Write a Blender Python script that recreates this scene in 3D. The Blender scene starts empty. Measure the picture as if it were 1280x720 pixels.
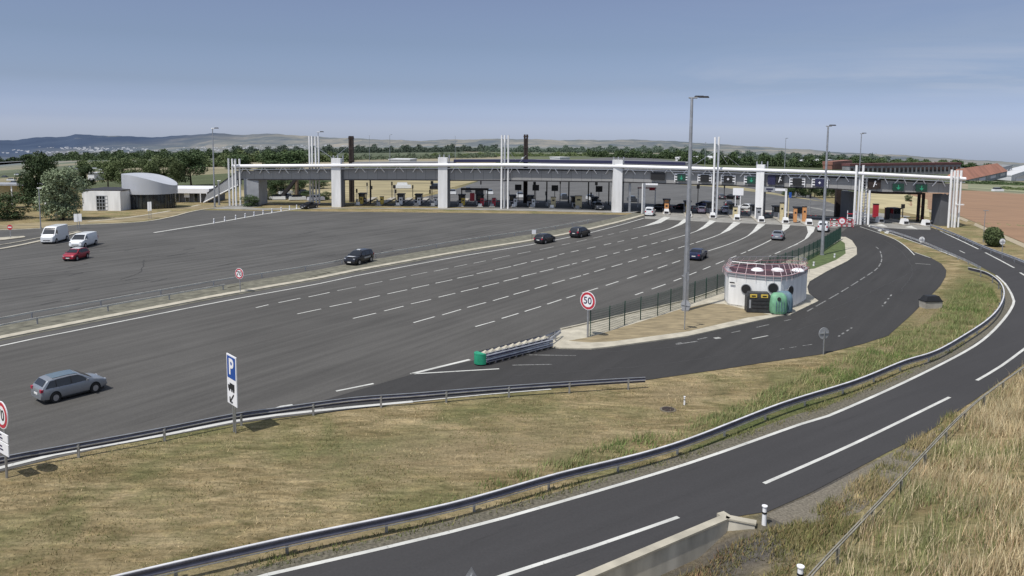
import bpy, bmesh, math, random
import numpy as np
from mathutils import Vector, Matrix
from mathutils.geometry import tessellate_polygon
random.seed(7); rng = np.random.default_rng(11)
sc = bpy.context.scene
col = sc.collection
R = math.radians
# ------------------------------------------------------------------ camera
F = 930.0; PX, PY = 640.0, 259.6; PITCH = R(5.5); ROLL = R(0.5); CH = 16.5
cam_d = bpy.data.cameras.new("camera"); cam = bpy.data.objects.new("camera", cam_d); col.objects.link(cam)
cam_d.sensor_width = 36; cam_d.lens = 36*F/1280; cam_d.shift_y = -(360-PY)/1280
cam_d.clip_start = 0.5; cam_d.clip_end = 30000
CR = Matrix.Rotation(R(90)-PITCH, 3, 'X') @ Matrix.Rotation(ROLL, 3, 'Z')
cam.matrix_world = Matrix.Translation((0, 0, CH)) @ CR.to_4x4()
sc.camera = cam
CRn = np.array(CR)
D0 = 175.0
def slope(x, y):
    u = max(-1.3, min(1.3, (x/max(y, 1e-3))*F/640.0)) if y > 0 else 1.3
    return (10+22*u*u)/F
def ray(px, py):
    return CR @ Vector(((px-640)/F, (PY-py)/F, -1))
def tz(x, y):
    d = math.hypot(x, y)
    return 0.0 if d < D0 or y <= 0 else -(d-D0)*slope(x, y)
def G(px, py, z=0.0):
    """point of the ground (or of the level z) seen at this place of the survey"""
    r = ray(px, py); h = math.hypot(r.x, r.y); m = r.z/h
    D = (z-CH)/m if m < -1e-5 else 1e9
    if D > D0 and z == 0.0:
        S = slope(r.x, r.y); D = (CH-S*D0)/max(1e-4, (-m-S)); D = min(D, 4400)
        x, y = r.x/h*D, r.y/h*D
        return Vector((x, y, tz(x, y)))
    return Vector((r.x/h*D, r.y/h*D, z))
def at_dist(px, py, D):
    r = ray(px, py); h = math.hypot(r.x, r.y); return Vector((r.x/h*D, r.y/h*D, CH+r.z/h*D))
def zat(P, py, px=None):
    """height above P's vertical line at image row py"""
    D = math.hypot(P.x, P.y)
    if px is None: px = proj(P)[0]
    r = ray(px, py); h = math.hypot(r.x, r.y); return CH + r.z/h*D
def proj(P):
    v = CR.transposed() @ (Vector(P)-Vector((0, 0, CH)))
    return (640+F*v.x/-v.z, PY-F*v.y/-v.z)
def nproj(P):
    v = (P-np.array([0, 0, CH])) @ CRn
    w = np.maximum(-v[:, 2], 0.01)
    return 640+F*v[:, 0]/w, PY-F*v[:, 1]/w
def scale_at(P): return F/ (-(CR.transposed() @ (Vector(P)-Vector((0, 0, CH)))).z)
# ------------------------------------------------------------------ materials
MATS = {}
def mat(name, c, rough=.6, metal=0, var=.12, scale=3.0, bump=0, coat=0, emit=0, stretch=None, spec=None, trans=0):
    if name in MATS: return MATS[name]
    m = bpy.data.materials.new(name); m.use_nodes = True; nt = m.node_tree; N = nt.nodes; L = nt.links
    b = N['Principled BSDF']; b.inputs['Roughness'].default_value = rough; b.inputs['Metallic'].default_value = metal
    if spec is not None: b.inputs['Specular IOR Level'].default_value = spec
    if coat: b.inputs['Coat Weight'].default_value = coat; b.inputs['Coat Roughness'].default_value = .05
    tc = N.new('ShaderNodeTexCoord'); mp = N.new('ShaderNodeMapping'); L.new(tc.outputs['Object'], mp.inputs['Vector'])
    if stretch: mp.inputs['Scale'].default_value = stretch
    n = N.new('ShaderNodeTexNoise'); n.inputs['Scale'].default_value = scale; n.inputs['Detail'].default_value = 5
    L.new(mp.outputs['Vector'], n.inputs['Vector'])
    cr = N.new('ShaderNodeValToRGB'); cr.color_ramp.elements[0].position = .3; cr.color_ramp.elements[1].position = .7
    cr.color_ramp.elements[0].color = (*[x*(1-var) for x in c], 1); cr.color_ramp.elements[1].color = (*[min(1, x*(1+var)) for x in c], 1)
    L.new(n.outputs['Fac'], cr.inputs['Fac']); L.new(cr.outputs['Color'], b.inputs['Base Color'])
    if emit: L.new(cr.outputs['Color'], b.inputs['Emission Color']); b.inputs['Emission Strength'].default_value = emit
    if bump:
        bp = N.new('ShaderNodeBump'); bp.inputs['Strength'].default_value = bump; bp.inputs['Distance'].default_value = .05
        L.new(n.outputs['Fac'], bp.inputs['Height']); L.new(bp.outputs['Normal'], b.inputs['Normal'])
    MATS[name] = m; return m
def node_noise(N, L, vec, scale, detail=5, rough=.6, dist=0):
    n = N.new('ShaderNodeTexNoise'); n.inputs['Scale'].default_value = scale; n.inputs['Detail'].default_value = detail
    n.inputs['Roughness'].default_value = rough; n.inputs['Distortion'].default_value = dist
    L.new(vec, n.inputs['Vector']); return n.outputs['Fac']
def ramp(N, L, fac, stops):
    c = N.new('ShaderNodeValToRGB'); e = c.color_ramp.elements
    while len(e) < len(stops): e.new(.5)
    for i, (p, cc) in enumerate(stops):
        e[i].position = p; e[i].color = (*cc, 1) if len(cc) == 3 else cc
    L.new(fac, c.inputs['Fac']); return c.outputs['Color']
def mixc(N, L, fac, a, b, mode='MIX'):
    m = N.new('ShaderNodeMix'); m.data_type = 'RGBA'; m.blend_type = mode
    if isinstance(fac, (int, float)): m.inputs[0].default_value = fac
    else: L.new(fac, m.inputs[0])
    for k, v in ((6, a), (7, b)):
        if isinstance(v, tuple): m.inputs[k].default_value = (*v, 1)
        else: L.new(v, m.inputs[k])
    return m.outputs[2]
def geo_pos(N): return N.new('ShaderNodeNewGeometry').outputs['Position']
lane_a, lane_b = G(441, 398), G(700, 330)
LANE = (lane_b-lane_a).normalized(); LANEANG = math.atan2(LANE.y, LANE.x)
def asphalt(name, c, ang=LANEANG, streak=.18, grain=.16, patch=.14):
    m = bpy.data.materials.new(name); m.use_nodes = True; nt = m.node_tree; N = nt.nodes; L = nt.links
    b = N['Principled BSDF']; b.inputs['Roughness'].default_value = .88; b.inputs['Specular IOR Level'].default_value = .25
    pos = geo_pos(N)
    rot = N.new('ShaderNodeMapping'); rot.inputs['Rotation'].default_value = (0, 0, -ang); L.new(pos, rot.inputs['Vector'])
    st = N.new('ShaderNodeMapping'); st.inputs['Scale'].default_value = (.05, 1.1, 1); L.new(rot.outputs['Vector'], st.inputs['Vector'])
    n1 = node_noise(N, L, st.outputs['Vector'], 1.0, 4, .6)
    n2 = node_noise(N, L, pos, .07, 5, .6, .4)
    n3 = node_noise(N, L, pos, 9.0, 4, .8)
    st2 = N.new('ShaderNodeMapping'); st2.inputs['Scale'].default_value = (.22, 2.4, 1); L.new(rot.outputs['Vector'], st2.inputs['Vector'])
    n4 = node_noise(N, L, st2.outputs['Vector'], .35, 6, .75)
    g = lambda v: ((1-v),)*3
    h = lambda v: ((1+v),)*3
    base = mixc(N, L, 1.0, c, ramp(N, L, n1, [(.3, g(streak)), (.7, h(streak))]), 'MULTIPLY')
    base = mixc(N, L, 1.0, base, ramp(N, L, n2, [(.3, g(patch)), (.72, h(patch))]), 'MULTIPLY')
    base = mixc(N, L, 1.0, base, ramp(N, L, n3, [(.3, g(grain)), (.7, h(grain))]), 'MULTIPLY')
    base = mixc(N, L, 1.0, base, ramp(N, L, n4, [(.3, g(.22)), (.42, (1, 1, 1))]), 'MULTIPLY')
    L.new(base, b.inputs['Base Color'])
    bp = N.new('ShaderNodeBump'); bp.inputs['Strength'].default_value = .25; bp.inputs['Distance'].default_value = .02
    L.new(n3, bp.inputs['Height']); L.new(bp.outputs['Normal'], b.inputs['Normal'])
    return m
A_left = asphalt('asphalt_worn', (.086, .084, .081), streak=.24, patch=.16)
A_app = asphalt('asphalt_approach', (.080, .077, .073), streak=.18)
A_acc = asphalt('asphalt_dark', (.042, .041, .041), streak=.10, patch=.10)
A_ramp = asphalt('asphalt_ramp', (.047, .046, .048), R(35), streak=.06, grain=.10, patch=.06)
A_far = asphalt('asphalt_far', (.11, .11, .11))
def paint_mat(name, c, wear=.42):
    m = bpy.data.materials.new(name); m.use_nodes = True; nt = m.node_tree; N = nt.nodes; L = nt.links
    b = N['Principled BSDF']; b.inputs['Roughness'].default_value = .7
    n = node_noise(N, L, geo_pos(N), 5, 6, .8)
    n2 = node_noise(N, L, geo_pos(N), .5, 3, .5)
    a = ramp(N, L, n, [(wear-.14, (.09, .09, .09)), (wear, c)])
    L.new(mixc(N, L, 1.0, a, ramp(N, L, n2, [(.3, (.72, .72, .72)), (.7, (1, 1, 1))]), 'MULTIPLY'), b.inputs['Base Color'])
    return m
M_line = paint_mat('road_paint', (.60, .60, .57), .43)
M_linefaint = paint_mat('road_paint_worn', (.30, .30, .29), .55)
M_lineold = paint_mat('road_paint_old', (.42, .42, .40), .46)
M_wallc = mat('weathered_wall_concrete', (.50, .47, .40), .9, var=.3, scale=.9, bump=.2, stretch=(1, 1, .35))
M_conc = mat('concrete', (.34, .32, .28), .9, var=.22, scale=1.3, bump=.2)
M_kerb = mat('kerb_concrete', (.40, .37, .30), .9, var=.2, scale=1.0, bump=.2)
M_slab = mat('slab_concrete', (.24, .235, .22), .9, var=.22, scale=.5, bump=.1)
M_gravel = mat('gravel', (.145, .128, .10), .95, var=.4, scale=9, bump=.5)
M_galv = mat('galvanised_steel', (.42, .43, .45), .45, metal=.75, var=.15, scale=2)
M_rail = mat('guardrail_steel', (.50, .51, .54), .42, metal=.6, var=.25, scale=1.5)
M_dull = mat('dull_weathered_rail', (.22, .21, .18), .7, var=.3, scale=2)
M_rlight = mat('pale_thin_rail', (.55, .54, .49), .6, var=.2, scale=1)
M_raildark = mat('guardrail_shadowed_steel', (.10, .10, .13), .5, metal=.3, var=.2, scale=2)  # darker copy of the rail steel, shade of the beam face put into colour
M_white = mat('white_paint', (.76, .76, .76), .5, var=.12, scale=.9, stretch=(1.2, 1.2, .2))
M_whiteb = mat('white_metal', (.80, .80, .82), .4, var=.05, scale=.4)
M_grey = mat('grey_cladding', (.115, .12, .13), .6, var=.10, scale=.5)
M_greyl = mat('light_grey', (.30, .31, .33), .5, var=.12, scale=.7)
M_dark = mat('dark_steel', (.022, .020, .022), .6, var=.3, scale=2)
M_rust = mat('dark_weathered_steel', (.030, .020, .017), .8, var=.4, scale=2)
M_black = mat('black_plastic', (.015, .015, .016), .5, var=.2)
M_tyre = mat('tyre_rubber', (.018, .018, .018), .85, var=.2)
M_arch = mat('wheel_arch_shadow', (.008, .008, .008), .95, var=.1)
M_rim = mat('alloy_rim', (.40, .40, .42), .35, metal=.7, var=.2, scale=8)
M_glass = mat('car_glass', (.012, .014, .018), .06, var=.3, scale=1, spec=.9)
M_bglass = mat('building_glass', (.018, .024, .028), .1, var=.6, scale=.8, spec=.8)
M_red = mat('red_paint', (.45, .03, .05), .5)
M_redl = mat('red_lamp', (.38, .02, .05), .25, var=.1)
M_lamp = mat('clear_lamp', (.7, .7, .7), .1, var=.1)
M_hl = mat('headlamp_lens', (.34, .35, .38), .1, var=.3, scale=6)
M_plate = mat('number_plate_white', (.7, .7, .68), .5, var=.1)
M_blue = mat('sign_blue', (.015, .07, .30), .45, var=.06)
M_yel = mat('yellow_paint', (.62, .45, .08), .5)
M_cream = mat('cream_paint', (.55, .47, .28), .55)
M_orange = mat('orange_cabinet', (.55, .26, .10), .6)
M_green = mat('cushion_green', (.02, .27, .15), .5, var=.2)
M_igloo = mat('igloo_green', (.15, .34, .21), .6, var=.25, scale=1.5)
M_iglob = mat('igloo_blue_side', (.12, .19, .24), .5, var=.25, scale=1.5)
M_cont = mat('charcoal_container', (.030, .032, .034), .55, var=.3)
M_fence = mat('green_fence_wire', (.022, .062, .045), .6, var=.2)
M_bark = mat('bark', (.07, .05, .035), .9, var=.3, bump=.5)
M_navy = mat('navy_trim', (.02, .02, .06), .5)
M_gled = mat('green_led', (.03, .28, .16), .4, emit=.04)
M_wled = mat('white_led', (.6, .6, .65), .4, emit=.3)
M_roof = mat('roof_membrane', (.20, .20, .21), .7, var=.2, scale=.3)
M_terra = mat('terracotta_roof', (.34, .13, .07), .8, var=.25, scale=.3)
M_plum = mat('plum_roofing', (.055, .025, .035), .8, var=.4, scale=1)
M_pink = mat('faded_red_rail', (.45, .20, .22), .6)
M_wood = mat('weathered_wood', (.16, .11, .07), .8, var=.3)
def leafmat(name, a, b):
    m = bpy.data.materials.new(name); m.use_nodes = True; nt = m.node_tree; N = nt.nodes; L = nt.links
    s = N['Principled BSDF']; s.inputs['Roughness'].default_value = .7; s.inputs['Specular IOR Level'].default_value = .2
    oi = N.new('ShaderNodeObjectInfo')
    n = node_noise(N, L, geo_pos(N), 1.1, 5, .7)
    c = ramp(N, L, n, [(.3, a), (.7, b)])
    hs = N.new('ShaderNodeHueSaturation'); L.new(c, hs.inputs['Color'])
    mr = N.new('ShaderNodeMapRange'); mr.inputs[3].default_value = .75; mr.inputs[4].default_value = 1.25
    L.new(oi.outputs['Random'], mr.inputs[0]); L.new(mr.outputs[0], hs.inputs['Value'])
    L.new(hs.outputs['Color'], s.inputs['Base Color'])
    return m
M_leaf = [leafmat('leaf_dark', (.028, .052, .022), (.085, .12, .05)),
          leafmat('leaf_mid', (.05, .075, .028), (.13, .16, .07)),
          leafmat('leaf_silver', (.08, .12, .06), (.27, .31, .20)),
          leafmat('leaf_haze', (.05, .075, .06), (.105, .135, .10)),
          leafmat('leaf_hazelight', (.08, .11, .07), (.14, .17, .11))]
# grass blade material (attribute colour)
def blademat():
    m = bpy.data.materials.new('grass_blades'); m.use_nodes = True; N = m.node_tree.nodes; L = m.node_tree.links
    s = N['Principled BSDF']; s.inputs['Roughness'].default_value = .8; s.inputs['Specular IOR Level'].default_value = .15
    a = N.new('ShaderNodeAttribute'); a.attribute_name = 'col'
    n = node_noise(N, L, geo_pos(N), .6, 4, .6)
    L.new(mixc(N, L, 1.0, a.outputs['Color'], ramp(N, L, n, [(.3, (.7, .72, .7)), (.7, (1.2, 1.15, 1.1))]), 'MULTIPLY'), s.inputs['Base Color'])
    return m
M_blade = blademat()
# ------------------------------------------------------------------ mesh helper
class MB:
    def __init__(s): s.v = []; s.f = []
    def add(s, vs, fs):
        o = len(s.v); s.v += [tuple(v) for v in vs]; s.f += [tuple(i+o for i in f) for f in fs]; return s
    def box(s, c, d, rz=0, taper=1.0, M=None):
        x, y, z = [k/2 for k in d]; vs = []
        for sz in (-1, 1):
            t = taper if sz > 0 else 1
            for sx, sy in ((-1, -1), (1, -1), (1, 1), (-1, 1)):
                p = Vector((sx*x*t, sy*y*t, sz*z))
                if rz: p.rotate(Matrix.Rotation(rz, 3, 'Z'))
                if M is not None: p = M @ p
                vs.append(p+Vector(c))
        return s.add(vs, [(3, 2, 1, 0), (4, 5, 6, 7), (0, 1, 5, 4), (1, 2, 6, 5), (2, 3, 7, 6), (3, 0, 4, 7)])
    def tube(s, a, b, r, r2=None, n=8, cap=True):
        a, b = Vector(a), Vector(b); r2 = r if r2 is None else r2; d = (b-a).normalized()
        u = d.orthogonal().normalized(); w = d.cross(u); vs = []
        for p, q in ((a, r), (b, r2)):
            for i in range(n):
                t = 2*math.pi*i/n; vs.append(p+(u*math.cos(t)+w*math.sin(t))*q)
        fs = [(i, (i+1) % n, n+(i+1) % n, n+i) for i in range(n)]
        if cap: fs += [tuple(range(n-1, -1, -1)), tuple(range(n, 2*n))]
        return s.add(vs, fs)
    def prism(s, poly, z0, z1):
        n = len(poly); vs = [(p[0], p[1], z0) for p in poly]+[(p[0], p[1], z1) for p in poly]
        return s.add(vs, [tuple(range(n-1, -1, -1)), tuple(range(n, 2*n))]+[(i, (i+1) % n, n+(i+1) % n, n+i) for i in range(n)])
    def disc(s, c, nrm, r, t=.03, n=24, sx=1):
        c = Vector(c); nrm = Vector(nrm).normalized(); u = Vector((0, 0, 1)).cross(nrm).normalized(); w = nrm.cross(u)
        vs = []
        for o in (-t/2, t/2):
            for i in range(n):
                a = 2*math.pi*i/n; vs.append(c+nrm*o+(u*math.cos(a)*sx+w*math.sin(a))*r)
        return s.add(vs, [tuple(range(n-1, -1, -1)), tuple(range(n, 2*n))]+[(i, (i+1) % n, n+(i+1) % n, n+i) for i in range(n)])
    def sweep(s, path, prof, closed=False):
        """profile (side offset, height) carried along a path"""
        n = len(path); k = len(prof); vs = []
        for i, p in enumerate(path):
            a = path[max(0, i-1)]; b = path[min(n-1, i+1)]; t = Vector((b[0]-a[0], b[1]-a[1])).normalized(); nn = Vector((-t.y, t.x))
            for o, h in prof: vs.append((p[0]+nn.x*o, p[1]+nn.y*o, p[2]+h))
        fs = []
        for i in range(n-1):
            for j in range(k if closed else k-1):
                fs.append((i*k+j, i*k+(j+1) % k, (i+1)*k+(j+1) % k, (i+1)*k+j))
        if closed: fs += [tuple(range(k-1, -1, -1)), tuple(range((n-1)*k, n*k))]
        return s.add(vs, fs)
    def build(s, name, m, parent=None, loc=(0, 0, 0), smooth=False, angle=35):
        me = bpy.data.meshes.new(name); me.from_pydata(s.v, [], s.f)
        bm = bmesh.new(); bm.from_mesh(me); bmesh.ops.recalc_face_normals(bm, faces=bm.faces); bm.to_mesh(me); bm.free()
        me.materials.append(m)
        if smooth:
            me.polygons.foreach_set('use_smooth', [True]*len(me.polygons)); me.set_sharp_from_angle(angle=R(angle))
        o = bpy.data.objects.new(name, me); col.objects.link(o); o.location = loc
        if parent is not None: o.parent = parent
        return o
def tag(o, label=None, cat=None, group=None, kind=None):
    if label: o['label'] = label
    if cat: o['category'] = cat
    if group: o['group'] = group
    if kind: o['kind'] = kind
    return o
def thing(name, label, cat, loc=(0, 0, 0), rz=0, group=None):
    o = bpy.data.objects.new(name, None); col.objects.link(o); o.location = loc; o.rotation_euler = (0, 0, rz)
    o.empty_display_size = .3
    return tag(o, label, cat, group)
def dup(root, loc, rz=0, label=None, scale=None):
    def cp(o, par):
        c = o.copy(); col.objects.link(c); c.parent = par
        for ch in o.children: cp(ch, c)
        return c
    r = cp(root, None); r.location = loc; r.rotation_euler = (0, 0, rz)
    if scale: r.scale = scale if not isinstance(scale, (int, float)) else (scale,)*3
    if label: r['label'] = label
    return r
def text_part(s, size, m, parent, loc, yaw, name='lettering', bold=.0, ext=.006):
    """upright lettering whose face looks along direction yaw"""
    cu = bpy.data.curves.new(name, 'FONT'); cu.body = s; cu.size = size; cu.align_x = 'CENTER'; cu.align_y = 'CENTER'; cu.extrude = ext; cu.offset = bold
    cu.resolution_u = 3
    t = bpy.data.objects.new(name, cu); col.objects.link(t)
    dg = bpy.context.evaluated_depsgraph_get(); me = bpy.data.meshes.new_from_object(t.evaluated_get(dg))
    bpy.data.objects.remove(t); bpy.data.curves.remove(cu)
    me.materials.clear(); me.materials.append(m)
    o = bpy.data.objects.new(name, me); col.objects.link(o); o.location = loc; o.rotation_euler = (R(90), 0, yaw+R(90)); o.parent = parent
    return o
def catmull(pts, step=1.5):
    P = [Vector(p) for p in pts]; out = []
    for i in range(len(P)-1):
        p0 = P[max(0, i-1)]; p1 = P[i]; p2 = P[i+1]; p3 = P[min(len(P)-1, i+2)]
        n = max(1, int((p2-p1).length/step))
        for k in range(n):
            t = k/n
            out.append(.5*((2*p1)+(-p0+p2)*t+(2*p0-5*p1+4*p2-p3)*t*t+(-p0+3*p1-3*p2+p3)*t**3))
    out.append(P[-1]); return out
def resample(path, step):
    out = [path[0].copy()]; acc = 0
    for a, b in zip(path, path[1:]):
        d = (b-a).length; pos = step-acc
        while pos <= d:
            out.append(a.lerp(b, pos/d)); pos += step
        acc = (acc+d) % step
    return out
def gp(pix, z=0.0, smooth=True, step=1.5):
    pts = [G(x, y, z) for x, y in pix]
    return catmull(pts, step) if smooth else pts
def poly_sheet(name, pix, off, m, z=0.0, world=None):
    pts = world if world else [G(x, y) for x, y in pix]
    tr = tessellate_polygon([[Vector((p.x, p.y, 0)) for p in pts]])
    b = MB(); b.add([(p.x, p.y, off+(p.z if world is None else 0)) for p in pts], [tuple(t) for t in tr])
    o = b.build(name, m); 
    for p in o.data.polygons:
        if p.normal.z < 0: p.flip()
    return tag(o, kind='structure')
def lerp_curve(c, t):
    L = [0]
    for a, b in zip(c, c[1:]): L.append(L[-1]+math.hypot(b[0]-a[0], b[1]-a[1]))
    s = t*L[-1]
    for i in range(len(c)-1):
        if s <= L[i+1] or i == len(c)-2:
            k = (s-L[i])/max(1e-9, L[i+1]-L[i]); return (c[i][0]+(c[i+1][0]-c[i][0])*k, c[i][1]+(c[i+1][1]-c[i][1])*k)
def strip(name, A, B, nx, ny, off, m):
    b = MB(); vs = []
    for i in range(nx+1):
        a = lerp_curve(A, i/nx); c = lerp_curve(B, i/nx)
        for j in range(ny+1):
            t = j/ny; p = G(a[0]+(c[0]-a[0])*t, a[1]+(c[1]-a[1])*t); vs.append((p.x, p.y, p.z+off))
    fs = [(i*(ny+1)+j, i*(ny+1)+j+1, (i+1)*(ny+1)+j+1, (i+1)*(ny+1)+j) for i in range(nx) for j in range(ny)]
    b.add(vs, fs); return tag(b.build(name, m), kind='structure')
def ribbon(b, path, w, z):
    n = len(path); vs = []
    for i, p in enumerate(path):
        a = path[max(0, i-1)]; c = path[min(n-1, i+1)]; t = Vector((c.x-a.x, c.y-a.y)).normalized(); nn = Vector((-t.y, t.x))*w/2
        vs += [(p.x+nn.x, p.y+nn.y, p.z+z), (p.x-nn.x, p.y-nn.y, p.z+z)]
    b.add(vs, [(2*i, 2*i+1, 2*i+3, 2*i+2) for i in range(n-1)])
def inpoly(x, y, poly):
    c = np.zeros(len(x), bool); n = len(poly)
    for i in range(n):
        x1, y1 = poly[i]; x2, y2 = poly[(i+1) % n]
        if y1 == y2: continue
        k = ((y1 > y) != (y2 > y)) & (x < (x2-x1)*(y-y1)/(y2-y1)+x1); c ^= k
    return c
# ------------------------------------------------------------------ world and sun
w = bpy.data.worlds.new("World"); sc.world = w; w.use_nodes = True; nt = w.node_tree; N = nt.nodes; L = nt.links
bg = N['Background']; sky = N.new('ShaderNodeTexSky'); sky.sky_type = 'NISHITA'; sky.sun_disc = False
sun_dir = Vector((-.72, -.69, math.tan(R(61)))).normalized()
sky.sun_elevation = math.asin(sun_dir.z); sky.sun_rotation = math.atan2(sun_dir.x, sun_dir.y)
sky.air_density = 1.0; sky.dust_density = 1.6; sky.ozone_density = 1.0; sky.altitude = 300
tc = N.new('ShaderNodeTexCoord'); sep = N.new('ShaderNodeSeparateXYZ'); L.new(tc.outputs['Generated'], sep.inputs[0])
hs = N.new('ShaderNodeHueSaturation'); hs.inputs['Saturation'].default_value = .42; hs.inputs['Value'].default_value = 1.0
L.new(sky.outputs['Color'], hs.inputs['Color'])
grad = ramp(N, L, sep.outputs['Z'], [(0.0, (2.1, 2.35, 3.1)), (.010, (1.69, 1.92, 2.6)), (.021, (1.26, 1.48, 2.13)), (.043, (.93, 1.11, 1.62)), (.064, (.78, .93, 1.3)), (.118, (.65, .79, 1.08)), (.185, (.64, .76, 1.07)), (.42, (1.35, 1.45, 1.6))])
skyc = mixc(N, L, 1.0, hs.outputs['Color'], grad, 'MULTIPLY')
mp = N.new('ShaderNodeMapping'); mp.inputs['Scale'].default_value = (1.6, 1.6, 16); L.new(tc.outputs['Generated'], mp.inputs['Vector'])
cn = node_noise(N, L, mp.outputs['Vector'], 1.7, 7, .6, .6)
cl = ramp(N, L, cn, [(.42, (0, 0, 0)), (.66, (1, 1, 1))])
hb = ramp(N, L, sep.outputs['Z'], [(.0, (0, 0, 0)), (.035, (0, 0, 0)), (.068, (.42, .42, .42)), (.11, (.06, .06, .06)), (.3, (.03, .03, .03))])
cm = mixc(N, L, 1.0, cl, hb, 'MULTIPLY')
sepx = N.new('ShaderNodeMapRange'); sepx.inputs[1].default_value = .1; sepx.inputs[2].default_value = .5; L.new(sep.outputs['X'], sepx.inputs[0])
cmx = mixc(N, L, sepx.outputs[0], (0.0, 0.0, 0.0), cm)
L.new(mixc(N, L, cmx, skyc, (8.2, 8.1, 8.5)), bg.inputs['Color'])
bg.inputs['Strength'].default_value = .085
sl = bpy.data.lights.new('sun', 'SUN'); so = bpy.data.objects.new('sun', sl); col.objects.link(so)
sl.energy = 4.2; sl.angle = R(.53); sl.color = (1, .955, .88); so.rotation_euler = (-sun_dir).to_track_quat('-Z', 'Y').to_euler(); so.location = (0, 0, 60)
sc.view_settings.view_transform = 'Standard'; sc.view_settings.look = 'None'; sc.view_settings.exposure = 0
# ------------------------------------------------------------------ survey lines
rail_right = [(1000, 742), (1015.6, 718), (1101, 627), (1210, 512), (1280, 459), (1330, 425)]        # near bank rail (top of rail)
RR = catmull([G(x, y, .7) for x, y in rail_right], 1.0)
RRn = np.array([[p.x, p.y] for p in RR])
def side_dist(P):
    """signed distance right of the bank rail"""
    best = None
    d = np.full(len(P), 1e9); s = np.zeros(len(P))
    for a, b in zip(RRn, RRn[1:]):
        ab = b-a; t = np.clip(((P-a) @ ab)/(ab @ ab), 0, 1); q = a+t[:, None]*ab; dd = np.hypot(*(P-q).T)
        cr = ab[0]*(P[:, 1]-a[1])-ab[1]*(P[:, 0]-a[0]); k = dd < d; d[k] = dd[k]; s[k] = np.sign(cr[k])
    return -d*s
wall_px = [(690, 739), (735, 720), (820, 684), (905, 648)]
pit_poly = [tuple(G(x, y, 0)[:2]) for x, y in [(560, 795), (690, 739), (735, 720), (905, 648), (943, 656), (985, 672), (1010, 700), (1000, 760), (900, 900)]]
def seg_dist(P, a, b):
    a = np.array(a); b = np.array(b); ab = b-a; t = np.clip(((P-a) @ ab)/(ab @ ab), 0, 1); return np.hypot(*(P-(a+t[:, None]*ab)).T)
def ground_z(P):
    z = np.zeros(len(P)); d = np.hypot(P[:, 0], P[:, 1])
    near = d < 75
    if near.any():
        Q = P[near]; sd = side_dist(Q); front = Q[:, 1] > 5
        bank = np.clip((sd-.4)*.16, 0, 1.6)*front
        ins = inpoly(Q[:, 0], Q[:, 1], pit_poly)
        soft = np.full(len(Q), 1e9)
        for a, b in zip(pit_poly[4:], pit_poly[5:]+pit_poly[:1]): soft = np.minimum(soft, seg_dist(Q, a, b))
        soft2 = seg_dist(Q, pit_poly[3], pit_poly[4])
        pit = -np.clip(soft/2.6, 0, 1)*np.clip(.75+soft2/1.0, 0, 1)*1.05*ins
        z[near] = np.where(ins, pit, bank)
    far = (d > D0) & (P[:, 1] > 0)
    u = np.clip(P[:, 0]/np.maximum(P[:, 1], 1e-3)*F/640, -1.3, 1.3)
    z[far] = (-(d-D0)*(10+22*u*u)/F)[far]
    z[(d > D0) & (P[:, 1] <= 0)] = -(d[(d > D0) & (P[:, 1] <= 0)]-D0)*(10+22*1.69)/F
    return z
# terrain sheet
ang = np.concatenate([np.arange(-45, 45, .4), np.arange(45, 315, 9)])
rad = np.concatenate([[3, 8, 14, 18, 21], np.arange(23, 62, .45), np.arange(62, 110, 2), np.arange(110, 190, 5), np.geomspace(195, 4700, 60)])
A_, R_ = np.meshgrid(np.radians(ang), rad, indexing='ij')
TX = np.stack([np.sin(A_)*R_, np.cos(A_)*R_], -1).reshape(-1, 2)
TZ = ground_z(TX)
na, nr = len(ang), len(rad)
fs = [(i*nr+j, i*nr+j+1, ((i+1) % na)*nr+j+1, ((i+1) % na)*nr+j) for i in range(na) for j in range(nr-1)]
fs.append(tuple(i*nr for i in range(na)))
me = bpy.data.meshes.new('ground'); me.from_pydata(np.column_stack([TX, TZ]).tolist(), [], fs)
TP = np.column_stack([TX, TZ]); tpx, tpy = nproj(TP)
def blob(cx, cy, rx, ry, ang_=0):
    dx, dy = tpx-cx, tpy-cy; c, s = math.cos(ang_), math.sin(ang_); u = (dx*c+dy*s)/rx; v = (-dx*s+dy*c)/ry
    return np.clip(1.3-np.sqrt(u*u+v*v), 0, 1)
green = np.zeros(len(TX)); dirt = np.zeros(len(TX)); straw = np.zeros(len(TX))
for a in [(960, 520, 120, 22, -.35), (1130, 430, 110, 26, -.5), (1205, 375, 45, 25, -.9), (900, 552, 60, 14, -.35), (560, 625, 60, 16, -.25), (230, 535, 80, 12, -.1), (170, 590, 50, 10, 0), (640, 510, 60, 8, 0), (430, 560, 90, 18, -.2)]:
    k = blob(*a); green = np.maximum(green, k*(1 if a[1] > 340 and a[0] > 850 else .45))
for a in [(990, 640, 60, 22, -.4), (930, 690, 90, 35, -.2), (1040, 605, 60, 18, -.5), (880, 720, 80, 20, 0)]: dirt = np.maximum(dirt, blob(*a)*1.1)
for a in [(850, 492, 60, 14, -.1), (1100, 440, 70, 8, -.35), (1160, 400, 20, 40, 0), (400, 690, 200, 20, -.2), (600, 560, 200, 30, -.1)]: straw = np.maximum(straw, blob(*a)*.8)
ca = me.color_attributes.new('mask', 'FLOAT_COLOR', 'POINT')
arr = np.ones((len(TX), 4)); arr[:, 0] = dirt; arr[:, 1] = green; arr[:, 2] = straw; ca.data.foreach_set('color', arr.ravel())
me.polygons.foreach_set('use_smooth', [True]*len(me.polygons))
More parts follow.
